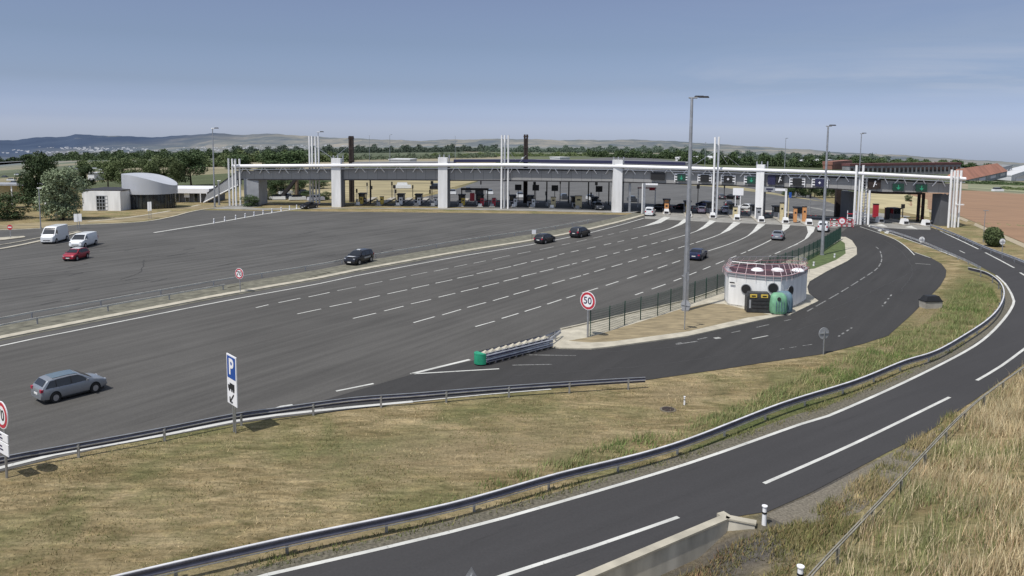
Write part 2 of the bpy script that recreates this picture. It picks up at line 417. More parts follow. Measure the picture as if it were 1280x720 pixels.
def ground_mat():
    m = bpy.data.materials.new('dry_grass_ground'); m.use_nodes = True; nt = m.node_tree; N = nt.nodes; L = nt.links
    b = N['Principled BSDF']; b.inputs['Roughness'].default_value = .95; b.inputs['Specular IOR Level'].default_value = .1
    pos = geo_pos(N); at = N.new('ShaderNodeAttribute'); at.attribute_name = 'mask'; sp = N.new('ShaderNodeSeparateColor'); L.new(at.outputs['Color'], sp.inputs[0])
    mp = N.new('ShaderNodeMapping'); mp.inputs['Rotation'].default_value = (0, 0, -R(25)); mp.inputs['Scale'].default_value = (.5, 1.6, 1); L.new(pos, mp.inputs['Vector'])
    a = node_noise(N, L, mp.outputs['Vector'], .45, 8, .72, .5); f = node_noise(N, L, pos, 5.0, 6, .8, .3); g = node_noise(N, L, pos, .16, 5, .6, .5)
    dry = ramp(N, L, a, [(.28, (.105, .092, .048)), (.40, (.19, .15, .08)), (.54, (.27, .218, .125)), (.70, (.38, .31, .19))])
    dry = mixc(N, L, ramp(N, L, g, [(.46, (0, 0, 0)), (.62, (.7, .7, .7))]), dry, (.135, .14, .062))
    m5 = N.new('ShaderNodeMapping'); m5.inputs['Rotation'].default_value = (0, 0, -R(20)); m5.inputs['Scale'].default_value = (.35, 1.3, 1); L.new(pos, m5.inputs['Vector'])
    dry = mixc(N, L, 1.0, dry, ramp(N, L, node_noise(N, L, m5.outputs['Vector'], 1.6, 6, .75, .4), [(.32, (.52, .55, .48)), (.5, (1, 1, 1)), (.68, (1.5, 1.45, 1.4))]), 'MULTIPLY')
    grn = ramp(N, L, f, [(.3, (.05, .07, .022)), (.7, (.14, .155, .065))])
    gm = N.new('ShaderNodeMath'); gm.operation = 'MULTIPLY'; gm.use_clamp = True
    gn = ramp(N, L, a, [(.35, (.3, .3, .3)), (.6, (1.4, 1.4, 1.4))]); L.new(gn, gm.inputs[0]); L.new(sp.outputs[1], gm.inputs[1])
    c = mixc(N, L, gm.outputs[0], dry, grn)
    c = mixc(N, L, sp.outputs[2], c, mixc(N, L, .6, dry, (.25, .20, .125)))
    c = mixc(N, L, 1.0, c, ramp(N, L, f, [(.25, (.58, .58, .56)), (.5, (1, 1, 1)), (.75, (1.36, 1.34, 1.3))]), 'MULTIPLY')
    dr = ramp(N, L, f, [(.3, (.05, .046, .042)), (.7, (.14, .13, .12))])
    c = mixc(N, L, sp.outputs[0], c, dr)
    # distant fields
    ln = N.new('ShaderNodeVectorMath'); ln.operation = 'LENGTH'; L.new(pos, ln.inputs[0])
    vo = N.new('ShaderNodeTexVoronoi'); vo.inputs['Scale'].default_value = .006; 
    mv = N.new('ShaderNodeMapping'); mv.inputs['Scale'].default_value = (.8, .55, 0.0); L.new(pos, mv.inputs['Vector']); L.new(mv.outputs['Vector'], vo.inputs['Vector'])
    sv = N.new('ShaderNodeSeparateColor'); L.new(vo.outputs['Color'], sv.inputs[0])
    fld = ramp(N, L, sv.outputs[0], [(0, (.085, .10, .055)), (.3, (.12, .135, .075)), (.5, (.22, .20, .13)), (.7, (.10, .115, .07)), (.85, (.27, .24, .17)), (1, (.15, .155, .10))])
    fld.node.color_ramp.interpolation = 'CONSTANT'
    fld = mixc(N, L, 1.0, fld, ramp(N, L, node_noise(N, L, pos, .02, 6, .8), [(.3, (.75, .75, .75)), (.7, (1.2, 1.2, 1.2))]), 'MULTIPLY')
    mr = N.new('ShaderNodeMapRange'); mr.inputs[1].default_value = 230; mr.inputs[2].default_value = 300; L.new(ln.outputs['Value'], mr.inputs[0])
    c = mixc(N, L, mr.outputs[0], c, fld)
    hz = N.new('ShaderNodeMapRange'); hz.inputs[1].default_value = 500; hz.inputs[2].default_value = 5000; hz.inputs[4].default_value = .75; L.new(ln.outputs['Value'], hz.inputs[0])  # aerial haze painted into the ground colour, growing with distance
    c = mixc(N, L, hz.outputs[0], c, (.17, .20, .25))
    L.new(c, b.inputs['Base Color'])
    bp = N.new('ShaderNodeBump'); bp.inputs['Strength'].default_value = .9; bp.inputs['Distance'].default_value = .12
    L.new(f, bp.inputs['Height']); L.new(bp.outputs['Normal'], b.inputs['Normal'])
    return m
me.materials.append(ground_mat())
go = bpy.data.objects.new('ground', me); col.objects.link(go); tag(go, kind='structure')
# ------------------------------------------------------------------ hills on the horizon
crest = [(-200, 181), (-60, 177), (0, 175), (20, 175), (40, 172.5), (60, 171), (80, 171), (95, 168), (120, 169), (160, 170.5), (200, 171.5), (230, 169), (270, 166.5), (300, 168.5), (345, 167), (380, 170), (430, 172.5), (470, 174), (520, 176), (560, 174.5), (640, 173.5), (700, 175), (760, 175), (800, 174.5), (860, 177.5), (910, 181), (960, 184), (1010, 187), (1060, 191), (1122, 193.5), (1185, 198), (1280, 203.5), (1400, 209), (1600, 219)]
def interp(c, x):
    for a, b in zip(c, c[1:]):
        if x <= b[0]: return a[1]+(b[1]-a[1])*(x-a[0])/(b[0]-a[0])
    return c[-1][1]
def yhor(x): return proj(at_dist(x, 200, 100).lerp(Vector((0, 0, CH)), 0))[1]
def yasym(x):
    u = max(-1.3, min(1.3, (x-640)/640)); return 170+(x-640)*.0087+10+22*u*u
def hill_pt(px, py):
    yb = yasym(px)+7; yc = interp(crest, px)
    t = (yb-py)/(yb-yc); return at_dist(px, py, 4300+3700*t)
b = MB(); vs = []; xs = list(range(-200, 1600, 6)); nrow = 9
for x in xs:
    yb = yasym(x)+7; yc = interp(crest, x)+.35*math.sin(x*.11)+.25*math.sin(x*.37+1)
    for j in range(nrow+1):
        t = j/nrow; p = at_dist(x, yb+(yc-yb)*t, 4300+3700*t)
        p.z += 14*math.sin(x*.05+j*1.3)*math.sin(j*math.pi/nrow); vs.append(p)
    q = at_dist(x, yc+4, 8600); vs.append(q)
k = nrow+2
b.add(vs, [(i*k+j, i*k+j+1, (i+1)*k+j+1, (i+1)*k+j) for i in range(len(xs)-1) for j in range(k-1)])
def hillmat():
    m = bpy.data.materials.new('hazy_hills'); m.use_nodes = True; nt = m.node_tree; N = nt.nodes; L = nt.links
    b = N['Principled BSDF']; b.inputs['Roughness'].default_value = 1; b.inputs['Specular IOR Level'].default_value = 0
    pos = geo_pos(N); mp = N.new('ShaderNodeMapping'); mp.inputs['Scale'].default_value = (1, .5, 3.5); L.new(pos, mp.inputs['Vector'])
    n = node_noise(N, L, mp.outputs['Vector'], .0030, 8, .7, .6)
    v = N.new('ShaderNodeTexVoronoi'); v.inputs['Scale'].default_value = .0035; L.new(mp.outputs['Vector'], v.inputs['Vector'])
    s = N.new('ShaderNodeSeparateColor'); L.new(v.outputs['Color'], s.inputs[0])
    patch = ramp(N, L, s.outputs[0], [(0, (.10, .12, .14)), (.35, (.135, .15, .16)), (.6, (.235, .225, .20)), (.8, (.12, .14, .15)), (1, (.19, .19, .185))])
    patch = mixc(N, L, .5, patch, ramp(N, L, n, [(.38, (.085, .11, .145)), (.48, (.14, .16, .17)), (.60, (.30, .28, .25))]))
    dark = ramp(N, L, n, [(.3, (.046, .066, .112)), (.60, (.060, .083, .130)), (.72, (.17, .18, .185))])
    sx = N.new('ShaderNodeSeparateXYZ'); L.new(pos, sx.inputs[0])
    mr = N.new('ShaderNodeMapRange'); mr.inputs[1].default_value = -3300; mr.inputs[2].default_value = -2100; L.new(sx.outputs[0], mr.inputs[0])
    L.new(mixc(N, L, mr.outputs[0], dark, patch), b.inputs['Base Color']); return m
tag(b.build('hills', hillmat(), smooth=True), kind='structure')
# ------------------------------------------------------------------ roads
edge_low = [(-160, 630), (-60, 605), (0, 590), (69, 573), (131, 559.5), (203, 546.5), (290, 530.5), (345, 523), (440, 512), (516, 503), (603, 493), (689, 486), (770, 478.5), (811, 475), (859, 468), (905, 461.5), (952, 454), (1028, 443), (1079, 430), (1110, 420), (1138, 395), (1152, 381), (1175, 358), (1182, 346), (1183, 338), (1177, 330), (1163, 322), (1144, 316), (1119, 300), (1100, 292)]
plaza_top = [(1100, 274), (1010, 262), (900, 257), (700, 252), (500, 251), (330, 252), (300, 255), (262, 260.5), (237, 265), (212, 271.5), (175, 277.5), (100, 281), (50, 285), (0, 287.5), (-120, 294)]
nose_cut = [(-160, 628)]
poly_sheet('toll_plaza_road', [tuple(p) for p in edge_low+plaza_top], .020, A_left)
approach = [(-160, 470), (0, 430), (100, 411.5), (172, 396.5), (281, 375), (400, 353), (445, 344), (570, 320.5), (664, 305), (720, 294), (777, 280), (805, 271.5), (820, 268), (920, 276), (1060, 282), (1052, 296), (1047, 299), (905, 358), (860, 375), (701, 413), (683, 426), (600, 448), (515, 468), (400, 502), (345, 518), (290, 525), (203, 541), (69, 567), (0, 586), (-160, 628)]
poly_sheet('approach_road', approach, .024, A_app)
access = [(405, 511), (400, 502), (520, 467), (600, 449), (685, 433), (739, 436), (767, 434), (860, 421), (964, 398), (1009, 368), (1010, 354), (1034, 340), (1059, 327.5), (1072, 319), (1070.6, 310.6), (1065, 301), (1055, 296.5), (1048, 294), (1060, 284), (1078, 281), (1095, 288)] + list(reversed(edge_low[9:]))
poly_sheet('access_road', access, .028, A_acc)
ramp_l = [(150, 770), (335, 718), (560, 665), (697, 627), (860, 578.5), (1000, 529.5), (1035, 519), (1130, 477), (1206, 438), (1235, 418), (1255, 397), (1264, 385), (1267, 376), (1264, 368), (1256, 354), (1244, 343.5), (1223, 332), (1152, 305), (1100, 287.5), (1088, 283)]
ramp_r = [(560, 795), (690, 740), (735, 720.5), (905, 648.5), (960, 640), (1012, 617), (1109, 566), (1156, 543), (1230, 492), (1290, 448), (1340, 405), (1365, 375), (1340, 350), (1280, 328), (1215, 301), (1163, 284.5)]
poly_sheet('ramp_road', ramp_l+list(reversed(ramp_r)), .026, A_ramp)
verge_l = [(150, 758), (335, 706), (560, 652), (697, 615), (860, 566), (1000, 517), (1035, 507), (1130, 466), (1206, 428), (1235, 408), (1250, 388), (1257, 372), (1254, 358)]
poly_sheet('gravel_verge', ramp_l[:15]+list(reversed(verge_l)), .012, mat('verge_gravel', (.11, .10, .075), .95, var=.5, scale=7, bump=.15))
poly_sheet('gravel_shoulder', [(955, 644), (1012, 620), (1109, 569), (1156, 546), (1180, 532), (1130, 590), (1075, 640), (1030, 655), (990, 660)], .010, M_gravel)
# far side of the plaza and the motorway behind
strip('motorway', [(480, 257), (560, 240), (600, 226), (630, 208), (700, 200.5), (775, 196), (792, 192)], [(1100, 272), (1050, 258), (1000, 240), (930, 222), (870, 205), (812, 197), (797, 192)], 40, 30, .05, A_far)
strip('ploughed_field', [(1130, 240), (1210, 238), (1280, 243), (1420, 252)], [(1130, 256), (1195, 268), (1280, 304), (1420, 366)], 24, 16, .06, mat('ploughed_soil', (.25, .152, .09), .95, var=.14, scale=.06, stretch=(1, 4, 1)))
strip('farm_track', [(1130, 256.5), (1195, 268.5), (1280, 304.5), (1420, 367)], [(1130, 259), (1195, 272), (1280, 310), (1420, 376)], 20, 2, .04, mat('pale_track', (.33, .28, .20), .95, var=.2))
strip('stubble_field', [(1072, 240), (1120, 239), (1160, 250)], [(1072, 259), (1110, 262), (1162, 272)], 8, 8, .06, mat('stubble', (.38, .33, .19), .95, var=.2, scale=.15))
strip('grass_strip', [(1210, 224), (1420, 240)], [(1210, 237), (1420, 251)], 10, 8, .05, mat('pale_meadow', (.19, .20, .12), .95, var=.35, scale=.05, stretch=(.4, 2, 1)))
strip('dry_meadow', [(300, 238), (440, 225), (598, 226)], [(300, 251), (440, 251), (498, 252)], 20, 10, .055, mat('dry_meadow_grass', (.27, .23, .13), .95, var=.45, scale=.12, stretch=(.4, 2, 1)))
strip('central_reserve', [(850, 226), (900, 229), (960, 240)], [(850, 231), (900, 234), (1040, 254)], 10, 3, .06, mat('reserve_grass', (.24, .21, .12), .95, var=.35, scale=.2))
# concrete aprons
poly_sheet('concrete_apron', [(262, 261), (300, 256), (420, 254.5), (560, 254.5), (700, 255), (790, 258), (806, 262), (800, 266.5), (765, 266), (640, 263.3), (560, 262), (430, 260.5), (330, 262.5)], .030, M_slab)
poly_sheet('toll_lane_apron', [(806, 273.5), (885, 277.5), (972, 281), (1046, 285), (1062, 278), (1078, 270), (985, 254), (880, 249), (800, 250), (806, 262)], .034, M_slab)
poly_sheet('ramp_apron', [(1087, 284), (1130, 286.5), (1163, 287.5), (1163, 281), (1135, 270), (1095, 266), (1078, 270)], .032, M_slab)
# median between the carriageways
m_line = [(-160, 474), (0, 433), (84, 415.6), (172, 398), (281, 376.5), (400, 354.7), (445, 345), (570, 321.6), (664, 306), (720, 295), (740, 290.5), (777, 281), (805, 272.8)]
def shift(c, f): return [(x, y-f*(y-166)/267) for x, y in c]
med_lo = shift(m_line, 6.5); med_hi = shift(m_line, 25)
poly_sheet('median_strip', [tuple(p) for p in med_lo+list(reversed(med_hi))], .030, mat('median_gravel', (.135, .13, .10), .95, var=.35, scale=1.2, bump=.4))
kb = MB(); kp = gp(shift(m_line, 9.5), step=3); kb.sweep(kp, [(-.42, .0), (-.42, .13), (.42, .15), (.42, .0)], True); tag(kb.build('median_kerb', M_kerb), kind='structure')
# kerbs
def kerb(name, pix, w=.35, h=.12, m=M_kerb, close=False):
    p = gp(pix, step=1.2); b = MB(); b.sweep(p, [(-w/2, 0), (-w/2, h), (w/2, h), (w/2, 0)], True); return tag(b.build(name, m), kind='structure')
kerb('left_grass_kerb', [(-120, 294), (0, 288), (50, 286), (100, 281.5), (175, 278), (212, 272), (237, 265.5), (262, 261), (300, 256.5)], .55, .12)
kerb('left_median_kerb', [(-120, 330), (0, 312), (50, 302), (82, 295), (100, 290.5)], .7, .15)
kerb('left_median_edge', [(-120, 323), (0, 307), (50, 298), (82, 292.5), (98, 289.5)], .3, .15)
poly_sheet('left_traffic_island', [(-80, 306), (0, 301), (32, 297), (30, 295.5), (0, 297.5), (-80, 301)], .1, M_kerb)
# island carrying the kiosk
isl = [(684, 430), (687, 434.5), (700, 436.5), (739, 437.5), (767, 434.5), (860, 421.6), (964, 398.5), (981, 395), (988, 394.5), (1023, 377.5), (1011, 368), (1009, 360), (1012, 353), (1034, 340), (1059, 327.5), (1071, 319), (1071, 310.6), (1065, 301.5), (1057, 297), (1049, 297), (1040, 303), (1000, 320), (905, 360), (860, 376), (780, 395), (703, 412.5), (692, 420)]
ip = [G(x, y) for x, y in isl]; b = MB(); b.prism([(p.x, p.y) for p in ip], 0, .13)
tag(b.build('traffic_island', M_kerb), kind='structure')
poly_sheet('island_dry_grass', [(710, 428), (739, 430), (767, 428.5), (860, 416), (935, 398.5), (962, 395), (930, 388), (905, 381.5), (884, 381), (851, 388), (800, 404), (738, 423)], .135, mat('island_straw', (.235, .19, .115), .95, var=.3, scale=1.5, bump=.5, stretch=(.5, 1.5, 1)))
poly_sheet('island_lawn', [(1008, 338), (1018, 337), (1045, 326), (1057, 318), (1056, 305), (1050, 301), (1042, 306), (1008, 322)], .136, mat('island_lawn_grass', (.075, .105, .035), .95, var=.3, scale=1.5, bump=.5))
# ------------------------------------------------------------------ road markings
mk = MB(); mo = MB(); mf = MB()
def line(b, pix, w, z=.036, step=2.0): ribbon(b, gp(pix, step=step), w, z)
line(mk, m_line, .26, .036)
line(mk, [(335, 719), (560, 666.5), (697, 629), (860, 580), (1000, 531), (1035, 520.5), (1130, 478.5), (1206, 440), (1235, 420), (1255, 399), (1264, 386), (1267.4, 376.6), (1264.6, 368.5), (1256, 354.5), (1245, 344.5)], .22, .034)
line(mk, [(90, 790), (335, 719)], .22, .034)
line(mk, [(1223, 333), (1190, 319.5), (1152, 305.7), (1120, 294.5), (1092, 285)], .22, .034)
for a in [[(560, 745), (630, 720), (740, 684.5), (848, 647)], [(955, 605), (1070, 554), (1187, 497)], [(1221, 476), (1252, 457.5), (1285, 433)]]: line(mk, a, .2, .034)
line(mk, [(1175, 289), (1200, 300.5), (1223, 311.5)], .25, .034); line(mk, [(1231.6, 316), (1250, 325.5), (1267.6, 335)], .25, .034); line(mk, [(1199.5, 313.5), (1206, 316.5)], .15, .034)
line(mk, [(1275, 341), (1300, 356)], .25, .034)
line(mk, [(513.5, 468), (550, 459), (587, 450)], .3, .036); line(mk, [(513.5, 468), (624, 461.5)], .18, .036); line(mk, [(420, 489.5), (467, 480)], .2, .036)
line(mk, [(-100, 607), (0, 585.5), (69, 568.5), (159, 552.5), (204, 544.5), (290, 527.5), (345, 519.5), (440, 509.5), (516, 502.5)], .34, .036); line(mk, [(516, 502.5), (603, 494), (689, 487)], .14, .036); line(mk, [(340, 513.5), (352, 509), (366, 507)], .35, .036)
line(mk, [(720, 409.5), (760, 399.5), (860, 376.4)], .16, .145) if False else None
def dashes(b, segs, ox, oy, k, w):
    for x1, y1, x2, y2 in segs: line(b, [(ox+x1/k, oy+y1/k), (ox+x2/k, oy+y2/k)], w)
dashes(mk, [(90, 348, 178, 330), (210, 325, 295, 307), (0, 368, 50, 356)], 320, 270, 3.2, .17)
dashes(mo, [(325, 300, 400, 285), (435, 277, 505, 263), (535, 257, 600, 243), (620, 239, 685, 226), (712, 222, 770, 210), (793, 205, 845, 194), (870, 190, 920, 180), (945, 174, 985, 165)], 320, 270, 3.2, .17)
dashes(mk, [(165, 393, 260, 373), (295, 364, 383, 346), (413, 338, 495, 320), (525, 313, 605, 296), (622, 291, 692, 276), (718, 270, 785, 256), (805, 250, 870, 237), (883, 232, 945, 219), (957, 216, 1020, 203), (1030, 200, 1083, 187), (1100, 184, 1150, 173), (1165, 170, 1205, 160)], 320, 270, 3.2, .17)
dashes(mk, [(388, 411, 480, 390), (513, 381, 590, 362), (620, 353, 700, 335), (730, 326, 797, 310), (820, 304, 890, 288), (905, 284, 972, 268), (990, 262, 1050, 248), (1062, 243, 1122, 229), (1135, 225, 1190, 212), (1205, 208, 1255, 196)], 320, 270, 3.2, .17)
dashes(mk, [(630, 428, 715, 404), (745, 397, 820, 375), (845, 367, 920, 347), (948, 340, 1010, 322), (1030, 315, 1093, 298), (1115, 292, 1165, 277), (1185, 271, 1235, 257), (1255, 252, 1300, 240)], 320, 270, 3.2, .17)
dashes(mk, [(877, 444, 955, 422), (983, 411, 1050, 391), (1075, 383, 1140, 363), (1165, 354, 1222, 335)], 320, 270, 3.2, .17)
def dash_px(b, P, n, duty=.6, w=.17):
    p = gp(P, step=.5); L_ = len(p)
    for i in range(n):
        a = int(i/n*L_); c = int((i+duty)/n*L_); ribbon(b, p[a:c+1], w, .036)
dash_px(mo, [(628, 321.5), (700, 307), (770, 291.5), (800, 284)], 9)
dash_px(mk, [(699, 318.5), (775, 302), (812, 293.5)], 7); line(mk, [(812, 293.5), (842, 284), (853, 276)], .2)
line(mk, [(797, 285), (822, 277.8), (832, 271)], .2)
dash_px(mk, [(715, 330.5), (765, 317.8), (835, 300)], 8); line(mk, [(835, 300), (860, 293), (877, 286), (889, 277.5)], .2)
dash_px(mk, [(729, 344), (785, 328), (832, 315), (870, 303.5)], 9); line(mk, [(870, 303.5), (902, 292), (918, 279)], .2)
dash_px(mk, [(708, 373), (784, 348.5), (840, 329.5), (885, 314)], 9); line(mk, [(885, 314), (915, 304), (938, 293), (949, 280)], .2)
dash_px(mk, [(794, 369), (840, 352.5), (885, 334.5), (935, 314)], 8); line(mk, [(935, 314), (962, 301), (977, 291), (980, 283)], .2)
dash_px(mo, [(905, 343), (930, 333), (964, 319.6), (1000, 304)], 6); line(mk, [(964, 319.6), (1000, 303), (1013, 293), (1011, 283)], .18)
# white wedges in front of the island tips
for P in [[(802, 284), (826, 278.8), (838, 272), (830, 271), (819, 277.2)], [(834, 287.5), (852, 281), (863, 274.5), (855, 273.7), (848, 280)], [(868, 290.5), (882, 285), (895, 276.8), (887, 275.4), (879, 283)], [(899, 293.5), (912, 288.3), (926, 278.8), (917, 277.5), (908, 286.5)], [(933, 296.3), (945, 289.6), (956.5, 280.8), (947.5, 279.6), (941.5, 288.2)], [(974, 293), (986, 285), (988, 281), (978, 280), (978, 286)], [(1005, 300.5), (1017, 290), (1019, 284), (1008, 282.5), (1010, 291)]]:
    w_ = [G(x, y) for x, y in P]; tr = tessellate_polygon([[Vector((p.x, p.y, 0)) for p in w_]]); mk.add([(p.x, p.y, .039) for p in w_], tr)
for x, y in ((1100, 281.5), (1137, 284)):
    w_ = [G(x-6, y+.2), G(x+10, y+2.6), G(x+2, y-1.6)]; mk.add([(p.x, p.y, .039) for p in w_], [(0, 1, 2)])
for P in [[(1085, 283), (1093, 285.5), (1095, 283), (1088, 281)], [(1097, 288.5), (1101, 289.5), (1104, 285.5), (1101, 285)], [(1105, 291.5), (1110, 292.5), (1112, 288.5), (1109, 288)]]:
    w_ = [G(x, y) for x, y in P]; mk.add([(p.x, p.y, .039) for p in w_], [(0, 1, 2, 3)])
line(mk, [(192.5, 291), (230, 285), (267.5, 279), (320, 269.5), (375, 260.5)], .55)
line(mk, [(1075, 283.5), (1100, 292), (1119, 299.5), (1133, 309), (1143, 319)], .15, .036)
line(mo, [(1144, 316), (1163, 322.5)], .2); line(mo, [(1144, 329.5), (1163, 331)], .15)
dash_px(mf, [(1009, 389.5), (1050, 366), (1085, 344), (1097, 335), (1102, 325), (1100, 314), (1094, 308)], 13, .72, .15)
dash_px(mf, [(845, 430), (935, 412), (1000, 397)], 5, .35, .14); dash_px(mf, [(1048, 421), (1065, 410)], 4, .5, .15); line(mf, [(845, 431), (872, 427)], .16)
dash_px(mf, [(975, 437), (1015, 431)], 3, .6, .10); line(mf, [(655, 444), (720, 445)], .12); line(mf, [(640, 457), (690, 456)], .14); dash_px(mf, [(1103, 383), (1115, 368)], 4, .5, .15); line(mo, [(940, 424), (960, 420)], .15); line(mo, [(893, 423.5), (900, 422.5)], .4)
tag(mk.build('lane_markings', M_line), kind='structure'); tag(mo.build('worn_lane_markings', M_lineold), kind='structure'); tag(mf.build('faded_lane_markings', M_linefaint), kind='structure')
ck = MB(); r5 = random.Random(21)
def crack(pix, w=.10):
    p = gp(pix, step=.8); q = [v+Vector((r5.uniform(-.12, .12), r5.uniform(-.12, .12), 0)) for v in p]; ribbon(ck, q, w, .030)
for P in [[(640, 470), (760, 462), (850, 452), (930, 440)], [(760, 440), (840, 434), (900, 424)], [(1000, 400), (1060, 378), (1120, 350), (1150, 335)], [(960, 425), (1010, 408), (1060, 396)], [(1105, 300), (1130, 318), (1140, 340), (1125, 365)],
          [(0, 350), (60, 345), (130, 338)], [(40, 372), (110, 362), (190, 350)], [(200, 330), (280, 322), (340, 316)], [(150, 350), (175, 340), (180, 325)], [(420, 300), (500, 290), (560, 286)], [(240, 345), (330, 332), (420, 318)], [(60, 335), (150, 325), (260, 315), (330, 306)]]: crack(P, r5.uniform(.07, .13))
for i in range(46):
    x, y = r5.uniform(0, 600), r5.uniform(275, 385)
    if y > 420-(x)*.17 or y < 300-x*.08: continue
    l_ = r5.uniform(6, 26); crack([(x, y), (x+l_*.5, y-l_*.09+r5.uniform(-.4, .4)), (x+l_, y-l_*.2)], r5.uniform(.10, .28))
tag(ck.build('sealed_cracks', mat('bitumen_seal', (.035, .034, .034), .8, var=.3)), kind='structure')
# ------------------------------------------------------------------ guardrails
WPROF = [(0, .43), (.05, .465), (.05, .52), (0, .565), (0, .615), (.05, .66), (.05, .715), (0, .75)]
def guardrail(pix, label, side=1, z=.75, group=None, post=4.0, kind='w', m=M_rail, name='guardrail', cap=True, base=0.0, posth=None, back=0.0):
    pts = catmull([G(x, y, z) for x, y in pix], 1.0)
    pts = [Vector((p.x, p.y, base)) for p in pts]; o = pts[0].copy()
    t = thing(name, label, 'guardrail', o, 0, group)
    loc = [p-o for p in pts]
    if kind == 'thin': b = MB(); b.sweep(loc, [(-.03, z-.14), (-.03, z), (.03, z), (.03, z-.14)], True); b.build('beam', M_rlight, t)
    if kind == 'w':
        b = MB(); b.sweep(loc, [(side*a, h-(.75-z)) for a, h in WPROF]); b.build('beam', m, t, smooth=True, angle=50)
    elif kind == 'box':
        b = MB(); b.sweep(loc, [(-.025, z-.05), (-.025, z), (.025, z), (.025, z-.05)], True); b.build('beam', m, t)
    rs = resample(loc, post)[:98]
    for i, p in enumerate(rs):
        if back: a_ = rs[max(0, i-1)]; c_ = rs[min(len(rs)-1, i+1)]; tt = Vector((c_.x-a_.x, c_.y-a_.y, 0)).normalized(); p = p+Vector((-tt.y, tt.x, 0))*back
        b = MB(); b.box((0, 0, (z-.06)/2-.1), (.12, .06, z-.06+.2)); b.box((side*.02, 0, z-.16), (.10, .10, .24))
        po = b.build('post', M_galv, t, p); 
    return t, loc
near_rail = [(-160, 610), (-60, 587), (0, 572), (69, 559.5), (159, 543.5), (204, 535), (290, 518), (345, 510.5), (440, 497.5), (516, 492), (603, 485), (689, 479), (770, 474), (807, 472)]
tr_, loc_ = guardrail(near_rail, 'long galvanised guardrail between the toll plaza and the dry grass verge', side=1)
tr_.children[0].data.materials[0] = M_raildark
b = MB(); b.sweep(loc_, [(-.05, .56), (-.05, .61), (-.01, .61), (-.01, .56)], True); b.build('middle_ridge', M_rail, tr_)
b = MB(); b.sweep(loc_, [(-.02, .755), (-.02, .775), (.07, .775), (.07, .755)], True); b.build('top_edge', M_galv, tr_)

ramp_rail = [(60, 742), (150, 719), (350, 674), (560, 630), (697.5, 592), (842, 555), (977, 504), (1070, 475), (1130, 451), (1171, 438), (1210, 416), (1235, 399), (1249, 384), (1255, 369), (1253, 357), (1245, 347.5), (1231, 339.5), (1210, 334)]
tr_, loc_ = guardrail(ramp_rail, 'curving guardrail with dark inner face along the inside of the exit ramp', side=-1, back=.16)
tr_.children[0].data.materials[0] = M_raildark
b = MB(); b.sweep(loc_, [(-.05, .745), (-.05, .78), (.06, .78), (.06, .745)], True); b.build('top_edge', mat('rail_top', (.56, .56, .58), .5, var=.2, scale=1.2), tr_)
b = MB(); b.sweep(loc_, [(-.09, .40), (-.09, .43), (-.04, .43), (-.04, .40)], True); b.build('lower_edge', M_galv, tr_)
tr_, loc_ = guardrail(rail_right, 'thin guardrail beside the tall dry grass bank', side=1, z=.7, post=4.0, kind='box', base=0, m=M_dull)
b = MB(); b.sweep([p+Vector((0, 0, 0)) for p in loc_], [(.16, .50), (.16, .55), (.21, .55), (.21, .50)], True); b.build('rear_beam', M_dull, tr_)
for c_ in tr_.children:
    if c_.name.startswith('post'): c_.data.materials[0] = M_dull
for nm, c, lb in (('guardrail', med_hi, 'thin guardrail on the far edge of the central median'),):
    c2 = [(x, y) for x, y in shift(m_line, 27)]
    guardrail([(x, y-.62*(y-167)/16.5) for x, y in c2[:11]], lb, side=1, z=.62, post=6, group='median guardrails', kind='thin')
guardrail([(x, y-.62*(y-167)/16.5) for x, y in shift(m_line, 18)[:5]], 'short guardrail in the middle of the median, ending near the round speed sign', side=-1, z=.62, post=6, group='median guardrails', kind='thin')
guardrail([(1163, 280), (1195, 292), (1230, 307), (1280, 325.5), (1340, 352)], 'guardrail along the outer edge of the ramp beside the brown field', side=-1)
guardrail([(1088, 281.5), (1115, 288), (1152, 300.5), (1185, 314), (1210, 325), (1226, 333)], 'low guardrail dividing the ramp from the service road at the toll exit', side=1, z=.6)
# concrete wall at the pit
wp = gp(wall_px, step=2); b = MB(); o0 = wp[0].copy(); loc_ = [p-o0 for p in wp]
wl = thing('retaining_wall', 'low grey concrete retaining wall at the edge of the ramp road', 'wall', o0)
b.sweep(loc_, [(-.30, -1.5), (-.30, .10), (-.02, .10), (-.02, -1.5)], True); b.build('wall_face', M_wallc, wl)
cp_ = loc_[:]; b = MB(); b.sweep(cp_, [(-.36, .102), (-.36, .19), (.02, .19), (.02, .102)], True); b.build('coping', M_kerb, wl)
a, c = G(905, 648)-o0, G(944, 655.5)-o0; d = (c-a).normalized(); b = MB()
b.sweep([a+d*.1, c], [(-.28, -1.3), (-.28, .12), (0, .12), (0, -1.3)], True); b.build('return_wall', M_wallc, wl)
b = MB(); b.sweep([a+d*.1, c+d*.05], [(-.33, .122), (-.33, .19), (.03, .19), (.03, .122)], True); b.build('return_coping', M_kerb, wl)
b = MB(); b.box((a.x-.02, a.y+.02, -.5), (.40, .40, 1.374), R(28)); b.build('corner_block', M_kerb, wl)
